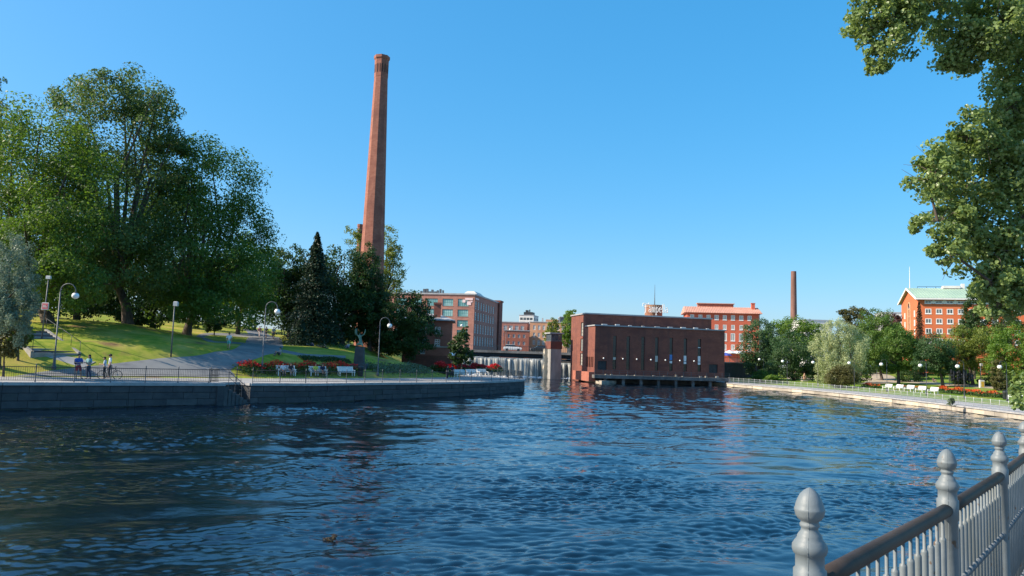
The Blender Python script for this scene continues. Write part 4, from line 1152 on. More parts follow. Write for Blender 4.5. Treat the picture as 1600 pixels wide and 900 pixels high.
for i, (px, py, rx, rz_, Y, lm, lb) in enumerate(((8,535,22,22,56,'brown','low dry shrub at the foot of the stairs on the left edge'), (30,520,16,20,60,'linden','small shrub on the left beside the stair rail'), (250,492,26,26,100,'dark','dark shrub under the trees left of the floodlight pole'), (205,500,24,20,100,'dark','dark shrub under the tallest tree'), (335,508,16,10,112,'dark','low dark bush beside the path bend'))):
    tree('shrub', lb, gbase(px, py+rz_, Y), lobes_px([(px, py, rx, rz_)], Y), 2600, .22 if Y < 80 else .35, LM[lm], r0=.08, seed=40+i, cat='shrub', clump=.3, nclump=30)
# dark group round the chimney foot
conifer('spruce_tree', 'pointed dark spruce in front of the chimney grove', gbase(487, 528, 106), spot(489, 363, 106).z-gbase(487, 528, 106).z, 5.6, 26000, .34, LM['spruce'], seed=21, layers=20)
tree('maple_tree', 'round dark tree immediately right of the spruce', gbase(535, 528, 112), lobes_px([(535,430,48,50), (520,470,55,55), (560,490,40,40)], 112), 26000, .34, LM['dark'], r0=.35, seed=22)
tree('maple_tree', 'dark tree left of the spruce beside the path', gbase(452, 524, 112), lobes_px([(455,420,28,36), (445,465,30,45), (468,480,28,40)], 112), 16000, .34, LM['dark'], r0=.3, seed=23)
tree('columnar_tree', 'dense dark column-shaped tree hiding the chimney foot', gbase(578, 535, 114), lobes_px([(574,425,24,46), (578,470,27,55), (590,490,24,45)], 114), 20000, .3, LM['dark'], r0=.3, seed=24, inner=.6)
tree('maple_tree', 'spreading dark tree in front of the brick house', gbase(640, 556, 112), lobes_px([(635,490,38,34), (655,515,30,30), (615,525,30,30), (640,535,40,20)], 112), 20000, .32, LM['dark'], r0=.3, seed=25)
tree('larch_tree', 'sunlit sparse tree leaning out right of the tall chimney', gbase(600, 535, 148), lobes_px([(607,375,14,26), (598,410,20,26), (618,395,16,12), (615,425,18,22), (552,372,14,22), (612,450,20,18)], 148), 8000, .34, LM['yellow'], r0=.3, seed=26, clump=.24, gaps=.38)
tree('small_tree', 'small tree by the lamp at the right end of the lawn', gbase(722, 572, 108), lobes_px([(720,540,14,20), (713,556,13,14), (731,556,10,13), (726,519,8,10), (708,540,8,9)], 108), 7000, .26, LM['dark'], r0=.12, seed=27, gaps=.3)
conifer('dwarf_spruce', 'low dark spruce bush below the tall spruce', gbase(468, 539, 100), 3.6, 2.6, 5000, .28, LM['spruce'], seed=28, layers=8, cat='shrub')
tree('shrub', 'dark shrub mass left of the lawn benches under the trees', gbase(520, 530, 116), lobes_px([(520,518,26,14), (560,522,20,12), (600,535,22,14)], 116), 6000, .35, LM['dark'], r0=.1, seed=29, cat='shrub', clump=.3)
# trees by the power station
tree('birch_tree', 'thin yellowish tree behind the sluice tower', spot(862, 541, 175), lobes_px([(864,512,9,15), (858,525,9,11), (868,526,9,12)], 175), 4500, .34, LM['yellow'], r0=.12, seed=31, gaps=.15)
tree('poplar_tree', 'bright green tree against the left wall of the power station', spot(886, 541, 172), lobes_px([(889,510,12,22), (886,527,12,16), (893,495,12,10,20)], 172), 7000, .34, LM['bright'], r0=.15, seed=32)
# right bank
RT = [('maple_tree', 'dark leafy tree just right of the red tiled block', [(1187,520,26,22),(1180,545,28,26),(1205,550,24,26),(1190,572,28,16)], 158, 1190, 592, 17000, 'blue', .32),
 ('linden_tree', 'bright green tree below the thin chimney', [(1240,512,30,18),(1265,520,22,20),(1215,525,24,22),(1245,540,40,25)], 182, 1243, 585, 16000, 'bright', .38),
 ('yew_tree', 'dense blue green tree in front of the bright tree by the lamp', [(1232,545,30,28),(1255,560,24,26),(1220,572,26,20),(1250,582,26,12)], 150, 1240, 596, 17000, 'blue', .28),
 ('weeping_willow', 'pale silvery weeping willow on the right bank', [(1308,518,28,22),(1325,540,30,35),(1290,545,25,30),(1310,570,36,26),(1290,585,16,16)], 140, 1318, 600, 34000, 'willow', .27),
 ('larch_tree', 'brownish feathery tree top behind the willow', [(1335,490,22,10),(1345,505,26,18),(1318,487,12,4)], 175, 1345, 585, 7000, 'brown', .34),
 ('linden_tree', 'large dark green tree right of the willow', [(1375,508,34,24),(1360,540,34,30),(1395,535,26,26),(1375,562,34,16)], 158, 1378, 590, 24000, 'park', .32),
 ('maple_tree', 'round green tree below the orange gable', [(1402,535,26,24),(1415,558,22,22),(1392,566,22,16)], 142, 1404, 594, 16000, 'park', .28),
 ('maple_tree', 'dark round tree left of the bronze sculpture', [(1462,545,26,24),(1448,565,20,18),(1475,570,18,18)], 134, 1473, 598, 16000, 'blue', .27),
 ('linden_tree', 'yellow green spreading tree behind the bronze sculpture', [(1505,535,34,26),(1490,560,26,20),(1530,555,28,26),(1545,530,22,20)], 138, 1520, 600, 24000, 'yellow', .28),
 ('linden_tree', 'green tree at the right edge behind the lawn', [(1580,540,30,34),(1600,570,28,26),(1560,560,18,26),(1630,550,30,40)], 128, 1590, 602, 22000, 'bright', .27),
 ('poplar_tree', 'tall dark tree standing before the green roofed block', [(1521,480,14,28),(1525,505,20,22),(1512,515,16,18)], 158, 1522, 590, 11000, 'dark', .32),
 ('birch_tree', 'light feathery tree before the green roofed block near the edge', [(1568,495,20,28),(1580,520,22,22),(1560,525,18,20)], 155, 1570, 590, 11000, 'elm', .3),
 ('cypress_tree', 'yellowish upright conical tree near the right lamp', [(1560,585,10,22),(1562,600,12,12)], 122, 1561, 606, 5000, 'brown', .24),
 ('maple_tree', 'tree farther back filling the gap below the white block', [(1425,545,20,20),(1440,555,20,20),(1410,530,18,14)], 175, 1430, 585, 8000, 'park', .4)]
for i, (nm, lb, lob, Y, bx0, by0, n, lm, sz) in enumerate(RT):
    kw = dict(droop=1.1, aspect=.4, clump=.26) if 'willow' in nm else {}
    if 'larch' in nm: kw = dict(gaps=.25)
    tree(nm, lb, gbase(bx0, by0, Y, 'R'), lobes_px(lob, Y), n, sz, LM[lm], r0=.28, seed=60+i, **kw)
conifer('spire_conifer', 'narrow brown spire conifer in front of the orange gable', gbase(1438, 590, 160, 'R'), spot(1438, 472, 160).z-gbase(1438, 590, 160, 'R').z, 1.7, 9000, .3, LM['spirebrown'], seed=80, layers=30, power=.62, droop=.5)
tree('copper_tree', 'small copper-leaved tree beside the white block', gbase(1392, 585, 185, 'R'), lobes_px([(1394,503,14,14),(1388,515,12,14)], 185), 4500, .36, LM['red'], r0=.15, seed=81)
tree('round_bush', 'rounded olive bush with short trunk in front of the willow', gbase(1316, 605, 127, 'R'), lobes_px([(1308,590,20,13),(1325,587,18,14),(1316,580,16,10)], 127), 12000, .2, LM['brown'], r0=.2, seed=82, cat='shrub', clump=.25)
for i, (px, py, rx, rz_, Y, lm, lb) in enumerate(((1190,588,20,6,148,'linden','low hedge bush left of the first lamp on the right bank'), (1204,592,12,5,142,'bright','small bright bush beside the promenade start'), (1500,590,14,14,140,'dark','dark shrub behind the bronze sculpture'), (1545,594,16,12,136,'dark','dark shrub behind the yellow notice box'), (1590,596,20,12,132,'blue','dark shrub near the right edge under the trees'), (1275,580,16,16,150,'dark','dark shrub between the yew and the willow'), (1345,582,18,14,148,'dark','dark shrub under the willow branches'), (1420,588,20,10,150,'dark','dark hedge bush behind the gravel walk'))):
    tree('shrub', lb, gbase(px, py+rz_, Y, 'R'), lobes_px([(px, py, rx, rz_)], Y), 2200, .3, LM[lm], r0=.06, seed=90+i, cat='shrub', clump=.3, nclump=30)
# far woods between the buildings, too far to pick apart
rg = np.random.default_rng(7)
fl = [(*spot(px, py, Y), rx*Y/FPX, 6, rz_*Y/FPX) for px, py, Y, rx, rz_ in ((1200,548,230,28,16),(1240,540,250,40,20),(1290,545,250,40,22),(1345,548,240,40,24),(1400,552,240,30,20),(1450,560,215,40,18),(1510,560,210,45,20),(1580,560,205,45,22),(1650,560,205,60,25),(1750,560,200,80,30),(1360,574,186,26,9),(1400,574,184,26,10),(1440,578,182,30,12),(1490,580,180,30,12),(1545,582,178,34,13),(1600,584,176,34,14),(1200,572,190,26,12),(1255,572,190,26,12))]
V, Fq, T = crown(rg, fl, 40000, .55)
o = link('far_trees', npmesh('far_trees', V, Fq, LM['linden'], False, {'tint': T})); tag(o, 'far belt of trees between the town buildings behind the right park', 'trees', kind='stuff')
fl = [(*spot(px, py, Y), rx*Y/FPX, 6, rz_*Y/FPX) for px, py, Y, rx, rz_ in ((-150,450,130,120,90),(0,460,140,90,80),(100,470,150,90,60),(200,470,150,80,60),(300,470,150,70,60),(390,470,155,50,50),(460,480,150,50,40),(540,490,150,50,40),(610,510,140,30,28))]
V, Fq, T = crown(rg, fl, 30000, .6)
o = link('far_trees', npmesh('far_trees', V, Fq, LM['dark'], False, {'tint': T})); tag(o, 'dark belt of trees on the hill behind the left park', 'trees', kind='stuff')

# the near tree that hangs in from the right
NY = 10.5
nl = lobes_px([(1392,40,50,60), (1365,20,38,48), (1372,95,22,30), (1440,-25,60,55), (1500,55,52,62,.4), (1555,30,60,60), (1505,98,30,22,.3), (1580,165,48,46,.3), (1512,212,42,42), (1462,265,44,48), (1510,290,60,70,.6), (1465,345,40,34), (1480,395,30,24,-.2), (1535,380,55,55,.4), (1590,300,60,90,.5), (1560,235,40,40,.3), (1585,400,50,50,.3), (1570,450,52,48,.2), (1548,440,30,30), (1605,455,45,36,.3), (1600,180,60,80,.8), (1600,60,60,80,.6), (1560,476,26,20)], NY)
NFR = len(nl)
nl += [(11.2, 11.0, 10.5, 1.9, 1.9, 2.2), (11.9, 10.8, 8.3, 2.0, 2.0, 2.2), (13.2, 12.2, 11.5, 2.4, 2.4, 2.6), (12.4, 12.6, 9, 2.0, 2.0, 2.4), (11.2, 11.2, 13.4, 2.4, 2.4, 1.8), (13.8, 11, 9.5, 2, 2, 2.4), (9.2, 11.3, 13.0, 1.5, 1.5, 1.2)]
rg = np.random.default_rng(99)
base = Vector((10.8, 11.2, 2.9))
root = thing('riverside_tree', 'near leafy tree hanging into the picture from the upper right', 'tree', base)
V, Fq, T = crown(rg, nl[:NFR], 66000, .053, clump=.24, inner=.3, up=.35, gaps=.22, aspect=.92, curl=.12, nclump=56)
link('crown', npmesh('crown', V-np.array(base), Fq, LM['near'], False, {'tint': T}), root)
V, Fq, T = crown(rg, nl[NFR:], 22000, .12, clump=.22, inner=.4, up=.35, aspect=.9, nclump=60)
link('crown', npmesh('crown', V-np.array(base), Fq, LM['near'], False, {'tint': T}), root)
b = MB()
b.tube([(0,0,-.6),(0,0,.2),(-.1,.05,2.5),(-.15,.1,5),(-.1,.1,7.5),(0,0,10)], [.34,.26,.2,.16,.1,.04], 10)
# boughs leave the trunk one above the other; every lobe hangs on its nearest bough
todo = sorted(nl, key=lambda l: (Vector(l[:3])-base).length, reverse=True)
nodes = [Vector((-.12, .08, z)) for z in (2.2, 3.4, 4.6, 5.8, 7.0, 8.2)]
for l in sorted(nl, key=lambda l: (Vector(l[:3])-base).xy.length):
    e = Vector(l[:3])-base
    s0 = min(nodes, key=lambda q: (q-e).length+max(0, q.z-e.z)*.8)
    ln = (e-s0).length; w = .012+.011*min(ln, 3)
    m1 = s0.lerp(e, .35)+Vector(rg.normal(size=3))*.07*ln+Vector((0,0,.1*ln)); m2 = s0.lerp(e, .7)+Vector(rg.normal(size=3))*.07*ln+Vector((0,0,.06*ln))
    b.tube([s0, m1, m2, e], [w, w*.75, w*.5, w*.3], 6, False)
    nodes += [m2, e]
    for q in range(9):
        st_ = m2.lerp(e, rg.uniform(0, 1)); t_ = e+Vector(rg.normal(size=3))*.5*l[3]
        mm = st_.lerp(t_, .5)+Vector(rg.normal(size=3))*.05
        b.tube([st_, mm, t_], [.008, .005, .002], 4, False)
b.build('trunk', M['bark'], root, True)
# small low twig with leaves at the right edge
sp = spot(1590, 615, 9.0)
V, Fq, T = crown(rg, [(sp.x+.05, sp.y, sp.z, .12, .12, .12), (sp.x+.22, sp.y+.1, sp.z+.12, .16, .15, .14), (sp.x-.02, sp.y, sp.z-.14, .08, .08, .06)], 380, .058, clump=.4, inner=.2, aspect=.95, curl=.12, nclump=9)
link('low_twig', npmesh('low_twig', V-np.array(base), Fq, LM['near'], False, {'tint': T}), root)
b = MB(); e = sp-base; b.tube([(-.1,.05,1.6),(e.x*.6,e.y*.6,e.z+.35),(e.x,e.y,e.z)], [.04,.02,.005], 5); b.build('low_branch', M['palebark'], root)
# ------------------------------------------------------------------ near railing
M['railpaint'] = surf('railing_paint', (.135,.16,.17), (.165,.19,.2), 9, .5, bump=.3, bscale=60, c3=(.13,.145,.14), dist=.003, chip=((.11,.075,.05), 16, .655, (1,1,.7), .03))
M['handrail'] = surf('worn_handrail', (.024,.018,.014), (.048,.036,.029), 5, .6, stretch=(1,1,1), bump=.3, bscale=50, metal=.0, spec=.25, c3=(.075,.055,.043), dist=.003)
M['beads'] = surf('dark_cast', (.1,.115,.125), (.15,.165,.175), 20, .5)
rail = thing('near_railing', 'pale grey cast iron railing with acorn finials in the foreground', 'railing', (0, 0, 0))
prof = [(.078,0),(.078,.07),(.062,.085),(.056,.11),(.049,.13),(.0485,.6),(.0475,.94),(.0545,.945),(.0545,1.045),(.0475,1.05),(.0475,1.09),(.054,1.096),(.0585,1.108),(.0575,1.122),(.048,1.136),(.042,1.143),(.041,1.15),(.036,1.158),(.0295,1.166),(.0275,1.172),(.0285,1.176),(.0325,1.181),(.033,1.187),(.0285,1.193),(.03,1.197),(.04,1.204),(.047,1.215),(.0495,1.227),(.0505,1.231),(.0505,1.235),(.0485,1.238),(.046,1.249),(.04,1.265),(.031,1.281),(.02,1.292),(.009,1.299),(.001,1.302)]
pb = MB(); pb.lathe(prof, 28)
for s_ in (0, math.pi):            # the mould seam
    for (r0_, z0_), (r1_, z1_) in zip(prof[:-1], prof[1:]):
        a = R(-118)+s_; c_, n_ = math.cos(a), math.sin(a); e_ = .0016
        pb.add([((r0_)*c_-n_*e_, r0_*n_+c_*e_, z0_), ((r0_+.0016)*c_, (r0_+.0016)*n_, z0_), (r0_*c_+n_*e_, r0_*n_-c_*e_, z0_), (r1_*c_-n_*e_, r1_*n_+c_*e_, z1_), ((r1_+.0016)*c_, (r1_+.0016)*n_, z1_), (r1_*c_+n_*e_, r1_*n_-c_*e_, z1_)], [(0,3,4,1),(1,4,5,2)])
pb.v = [(x*.93, y*.93, z) for x, y, z in pb.v]
postm = pb.mesh('post', M['railpaint'], True)
bm_ = MB(); bm_.lathe([(.0085,.09),(.0085,.2),(.0155,.205),(.0165,.6),(.0165,.86),(.0155,.868),(.0085,.874),(.008,.99)], 8); balm = bm_.mesh('baluster', M['railpaint'], True)
ring = MB(); ring.lathe([(.015,-.022),(.023,-.012),(.023,.012),(.015,.022)], 8); 
zg = lambda p: zwalk((p.x, p.y))
beadb = MB(); botb = MB()
for i, p_ in enumerate(RP):
    link('post', postm, rail, (p_.x, p_.y, zg(p_)), R(0))
    if i == len(RP)-1: break
    q_ = RP[i+1]; d_ = (q_-p_); Ln = d_.length; dn = d_.normalized()
    za, zb = zg(p_), zg(q_)
    h = MB(); A_ = Vector((p_.x, p_.y, za+.995))+dn*.045; B_ = Vector((q_.x, q_.y, zb+.995))-dn*.045
    h.tube([A_.lerp(B_, t/6) for t in range(7)], .0325, 16); h.build('handrail', M['handrail'], rail, True)
    botb.tube([Vector((p_.x, p_.y, za+.09))+dn*.05, Vector((q_.x, q_.y, zb+.09))-dn*.05], .016, 8)
    h = MB(); h.tube([Vector((p_.x, p_.y, za+.6))+dn*.04, Vector((q_.x, q_.y, zb+.6))-dn*.04], .011, 8); h.build('middle_rail', M['beads'], rail, True)
    nb = 16
    for k in range(1, nb):
        t = k/nb; o = p_.lerp(q_, t); z = za+(zb-za)*t
        link('baluster', balm, rail, (o.x, o.y, z))
    nbd = 44
    for k in range(1, nbd):
        t = k/nbd; o = p_.lerp(q_, t); z = za+(zb-za)*t
        side = Vector((dn.y, -dn.x, 0))*.012
        for hz_ in (.6, .09):
            beadb.sphere((o.x+side.x, o.y+side.y, z+hz_), .017, 6, 4, 1, 1, 1.2)
tag(beadb.build('bead_trim', M['beads'], rail, True), kind='stuff')
botb.build('bottom_rail', M['railpaint'], rail, True)
M['cyan'] = surf('cyan_tag', (.15,.55,.6), (.2,.62,.66), 9, .4)
c0 = RP[5].lerp(RP[6], .0); 
tg = spot(1591, 741, 6.2)
b = MB(); b.bevbox(-.05, .05, -.006, .006, -.02, .02, .004); o = b.build('cable_tag', M['cyan']); o.location = RP[4].lerp(RP[5], .72)+Vector((.03, -.03, zg(RP[4])+.86)); o.rotation_euler = (0, R(35), R(50)); tag(o, 'small cyan tag on the near railing at the right edge', 'tag')

# ------------------------------------------------------------------ far railings
def resample(line, step):
    out = []; carry = 0
    for (x0, y0), (x1, y1) in zip(line[:-1], line[1:]):
        ln = math.hypot(x1-x0, y1-y0); u = carry
        while u < ln:
            out.append((x0+(x1-x0)*u/ln, y0+(y1-y0)*u/ln)); u += step
        carry = u-ln
    return out
def fence(name, label, line, hz, step, H, mats, bal=.13, finial=True, corners=()):
    root = thing(name, label, 'railing', (0, 0, 0))
    pm = MB()
    if finial: pm.lathe([(.05,0),(.05,.05),(.036,.07),(.033,H-.02),(.045,H),(.045,H+.03),(.025,H+.05),(.045,H+.1),(.03,H+.15),(.002,H+.18)], 8)
    else: pm.lathe([(.03,0),(.028,H),(.01,H+.02)], 6)
    pm = pm.mesh('post', mats[0], True)
    for x, y in resample(line, step): link('post', pm, root, (x, y, hz(x, y)))
    rl = MB(); pts = [(x, y, hz(x, y)) for x, y in line]
    rl.tube([(x, y, z+H-.05) for x, y, z in pts], .028 if finial else .016, 6); rl.build('top_rail', mats[1], root, True)
    rl = MB(); rl.tube([(x, y, z+.12) for x, y, z in pts], .018, 5); rl.build('bottom_rail', mats[1], root, True)
    rl = MB(); rl.tube([(x, y, z+H*.55) for x, y, z in pts], .014, 5); rl.build('middle_rail', mats[1], root, True)
    b = MB()
    for x, y in resample(line, bal):
        z = hz(x, y); b.box(x-.007, x+.007, y-.007, y+.007, z+.12, z+H-.06)
    tag(b.build('balusters', mats[1], root), kind='stuff')
    return root
lf = []
_fl = L_EDGE[:-3]
for i, p in enumerate(_fl):
    a = Vector((*_fl[max(i-1, 0)], 0)); c = Vector((*_fl[min(i+1, len(_fl)-1)], 0)); q = Vector((*p, 0))
    d1 = (q-a).normalized() if i else (c-q).normalized(); d2 = (c-q).normalized() if i < len(_fl)-1 else d1
    nb = Vector((-d1.y, d1.x, 0))+Vector((-d2.y, d2.x, 0)); nb = nb/max(nb.length_squared, .3)*2
    lf.append((p[0]+nb.x*.32, p[1]+nb.y*.32))
fence('quay_railing', 'dark iron railing along the left quay up to the landing steps', lf[1:7], lambda x, y: float(ze_left(x)), 2.35, 1.08, (M['greymetal'], M['darkmetal']))
fence('quay_railing', 'dark iron railing from the landing steps round the quay point', lf[7:], lambda x, y: float(ze_left(x)), 2.35, 1.08, (M['greymetal'], M['darkmetal']), bal=.16)
fence('promenade_railing', 'light thin post railing along the right promenade', offset_line(R_EDGE, .4)[1:-1], lambda x, y: .72, 1.5, 1.0, (M['lightmetal'], M['lightmetal']), bal=.16, finial=False)
# sloping rail at the steps
sr = thing('step_rail', 'short sloping iron rail beside the landing steps', 'railing', (0, 0, 0))
b = MB()
a_, c_ = _n0+_nd*.4+_nn*.12, _n1-_nd*.1+_nn*.12
za, zb = 1.7, .35
b.tube([(a_.x, a_.y, za+.95), (c_.x, c_.y, zb+.95)], .025, 6); b.tube([(a_.x, a_.y, za+.5), (c_.x, c_.y, zb+.5)], .018, 6)
for t in (0, .33, .66, 1):
    q = a_.lerp(c_, t); z = za+(zb-za)*t; b.tube([(q.x, q.y, z-.2), (q.x, q.y, z+.97)], .022, 6)
b.build('rail', M['greymetal'], sr)

# ------------------------------------------------------------------ lamps
def lamp(label, px, py, H, arm, side='L', gr=.28, mat='greymetal', group='park lamps', at=None):
    p_ = at or ground(px, py, side)
    root = thing('street_lamp', label, 'street lamp', p_, 0, group)
    k = H/7
    b = MB(); b.lathe([(.15*k+.03, -.2), (.15*k+.03, .25), (.1*k+.01, .32), (.085*k+.01, 1.1*k), (.055*k+.006, 1.2*k), (.045*k+.006, H-abs(arm)*.55)], 10); b.build('pole', M[mat], root, True)
    rr = abs(arm)/2; sg = 1 if arm > 0 else -1
    pts = [(0, 0, H-rr-.1)] + [(sg*(rr-rr*math.cos(math.pi*t/10)), 0, H-rr+rr*math.sin(math.pi*t/10)) for t in range(11)] + [(sg*2*rr, 0, H-rr-.12)]
    b = MB(); b.tube(pts, .036*k+.008, 7); b.build('arm', M[mat], root, True)
    b = MB(); b.lathe([(.05,.0),(.12*k+.03,-.03),(.14*k+.04,-.1),(.1,-.12)][::-1], 10, (sg*2*rr, 0, H-rr-.06)); b.build('cap', M[mat], root)
    b = MB(); b.sphere((sg*2*rr, 0, H-rr-.1-gr*.92), gr, 16, 10, 1, 1, .93); b.build('globe', M['globe'], root, True)
lamp('tall curved globe lamp beside the stairs behind the four people', 84, 577, 7.0, 1.25)
lamp('tall curved globe lamp left of the red flower bed benches', 409, 583, 7.0, 1.15)
lamp('curved globe lamp right of the statue near the litter bin', 590, 587, 6.6, 1.1)
lamp('curved globe lamp behind the red flowers at the quay point', 714, 584, 6.4, 1.1)
lamp('curved lamp at the bridge end above the waterfall', 0, 0, 6.5, -1.0, at=spot(1, 1, 1) if 0 else Vector((spot(727, 541, 172).x, 172, 5.4)), gr=.3)
lamp('curved lamp on the bridge in front of the brick annex', 0, 0, 6.2, 1.0, at=Vector((spot(790, 541, 180).x, 180, 5.4)), gr=.3)
for i, (px, py, lb) in enumerate(((1193, 594, 'globe lamp at the power station end of the right promenade'), (1230, 600, 'globe lamp in front of the yew on the right promenade'), (1278, 604, 'globe lamp left of the willow on the right promenade'), (1335, 607, 'globe lamp right of the olive bush'), (1386, 612, 'globe lamp at the leftmost white bench of the right bank'), (1448, 618, 'globe lamp between white benches left of the bronze sculpture'), (1507, 622.5, 'globe lamp in front of the bronze sculpture'), (1574, 627, 'globe lamp at the far right of the promenade'))):
    lamp(lb, px, py, 5.0, -.85, 'R', .27, 'darkmetal', 'promenade lamps')
def mast(label, px, py, H, side='L', head='box'):
    p_ = ground(px, py, side); root = thing('light_mast', label, 'light mast', p_)
    b = MB(); b.tube([(0,0,-.2),(0,0,H)], [.08,.05], 8); b.build('pole', M['greymetal'], root, True)
    b = MB(); b.bevbox(-.08, .3, -.15, .15, H-.25, H+.2, .04); b.build('head', M['lightmetal'], root)
    return root, p_, H
mast('plain floodlight pole with box head on the lit lawn slope', 267, 558, 5.0)
mast('floodlight pole with small head left of the bronze sculpture', 1483.5, 602, 4.3, 'R')
mast('floodlight pole with small head above the yellow notice box', 1533, 605, 4.0, 'R')
sgn = thing('sign_pole', 'pole with a square pink sign above the stairs', 'sign', ground(65, 529))
b = MB(); b.tube([(0,0,-.2),(.15,0,5.4)], [.06,.045], 8); b.build('pole', M['greymetal'], sgn, True)
M['pinksign'] = surf('pink_sign', (.55,.1,.12), (.62,.14,.16), 6, .6)
b = MB(); b.bevbox(-.2, .42, -.1, -.05, 2.55, 3.2, .015); pn = b.build('panel', M['palewall'], sgn)
b = MB(); b.box(-.14, .36, -.112, -.102, 2.62, 3.13); b.build('face', M['pinksign'], pn)
b = MB(); b.box(-.06, .28, -.122, -.114, 2.78, 2.85); b.box(-.06, .2, -.122, -.114, 2.92, 2.98); b.build('emblem', M['palewall'], pn)
b = MB(); b.bevbox(-.05, .35, -.1, .1, 5.3, 5.6, .03); b.build('lamp_head', M['lightmetal'], sgn)

# ------------------------------------------------------------------ stairs on the left
B0, B1 = ground(88, 557), ground(36, 524)
dd = Vector((B1.x-B0.x, B1.y-B0.y, 0)); Ls = dd.length; dd.normalize(); ang = math.atan2(dd.y, dd.x)
sts = thing('park_stairs', 'broad stone stairs climbing the grass slope at the left', 'stairs', (B0.x, B0.y, 0), ang)
ns = 12; z0_, z1_ = B0.z+.12, B1.z+.45
for k in range(ns):
    b = MB(); zt_ = z0_+(z1_-z0_)*(k+1)/ns
    b.bevbox(Ls*k/ns, Ls*(k+1)/ns+.12, -1.7, 1.7, zt_-.9, zt_, .015); b.build('step', M['granite2'] if k % 2 else M['concrete'], sts)
for s_ in (-1.95, 1.72):
    b = MB(); b.add([(0,s_,z0_-.6),(Ls,s_,z1_-.9),(Ls,s_+.24,z1_-.9),(0,s_+.24,z0_-.6),(0,s_,z0_+.28),(Ls,s_,z1_+.2),(Ls,s_+.24,z1_+.2),(0,s_+.24,z0_+.28)], [(0,3,2,1),(4,5,6,7),(0,1,5,4),(1,2,6,5),(2,3,7,6),(3,0,4,7)]); b.build('kerb', M['concrete'], sts)
    b = MB()
    yy = s_+.12
    b.tube([(0,yy,z0_+1.2),(Ls,yy,z1_+1.15)], .025, 6)
    for k in range(5): 
        t = k/4; b.tube([(Ls*t,yy,z0_+(z1_-z0_)*t+.2),(Ls*t,yy,z0_+(z1_-z0_)*t+1.2)], .022, 6)
    b.build('handrail', M['darkmetal'], sts, True)

# ------------------------------------------------------------------ benches, bins
def make_bench():
    root = thing('park_bench', 'x', 'bench', (0, 0, 0), 0, 'white park benches')
    def slat(nm, *a):
        b = MB(); b.bevbox(*a, .008); b.build(nm, M['whitepaint'], root)
    for k in range(4): slat('seat_slat', -.95, .95, -.28+k*.13, -.17+k*.13, .42, .46)
    for k in range(4):
        slat('back_slat', -.95, .95, .26+k*.035, .3+k*.035, .52+k*.13, .63+k*.13)
    for s_ in (-.85, .85):
        slat('leg', s_-.04, s_+.04, -.26, -.18, 0, .62); slat('leg', s_-.04, s_+.04, .22, .3, 0, .9); slat('armrest', s_-.06, s_+.06, -.3, .3, .62, .67)
    return root
bench0 = make_bench(); _first = [True]
def bench(label, px, py, face, side='L'):
    o = bench0 if _first[0] else copy_tree(bench0); _first[0] = False
    o.location = ground(px, py, side); o.location.z += .01
    o.rotation_euler = (0, 0, face); o['label'] = label
    return o
BF = R(35)
b1 = bench('white bench with two people beside the tall curved lamp', 447, 587.5, BF)
b2 = bench('white bench with two people below the red flower bed', 497, 588, BF)
b3 = bench('empty white bench next to the dark litter bin', 541, 588, BF+R(6))
for px, py, lb in ((720, 590, 'white bench left of the trio at the quay point'), (738, 589, 'middle white bench of the trio at the quay point'), (754, 588, 'white bench right of the trio at the quay point')):
    bench(lb, px, py, R(48))
for px, py, lb in ((1386, 610, 'white bench furthest left on the right promenade'), (1403, 611, 'second white bench from the left on the right promenade'), (1420, 612.2, 'third white bench from the left on the right promenade'), (1438, 614, 'fourth white bench from the left, beside the promenade lamp'), (1457, 616, 'fifth white bench from the left, before the orange flowers'), (1586, 626, 'white bench by the dark bin at the right edge')):
    bench(lb, px, py, R(-88), 'R')
def bin_(label, px, py, side):
    root = thing('litter_bin', label, 'litter bin', ground(px, py, side))
    b = MB(); b.lathe([(.26,0),(.28,.06),(.31,.85),(.33,.88),(.33,.94),(.27,.94)], 14); b.build('drum', M['darkmetal'], root, True)
    b = MB(); b.lathe([(.33,.94),(.32,1.02),(.2,1.1),(.02,1.13)], 14); b.build('lid', M['darkmetal'], root, True)
bin_('dark litter bin between the empty bench and the curved lamp', 563, 588, 'L')
bin_('dark litter bin at the end of the orange flower bed', 1571, 624, 'R')

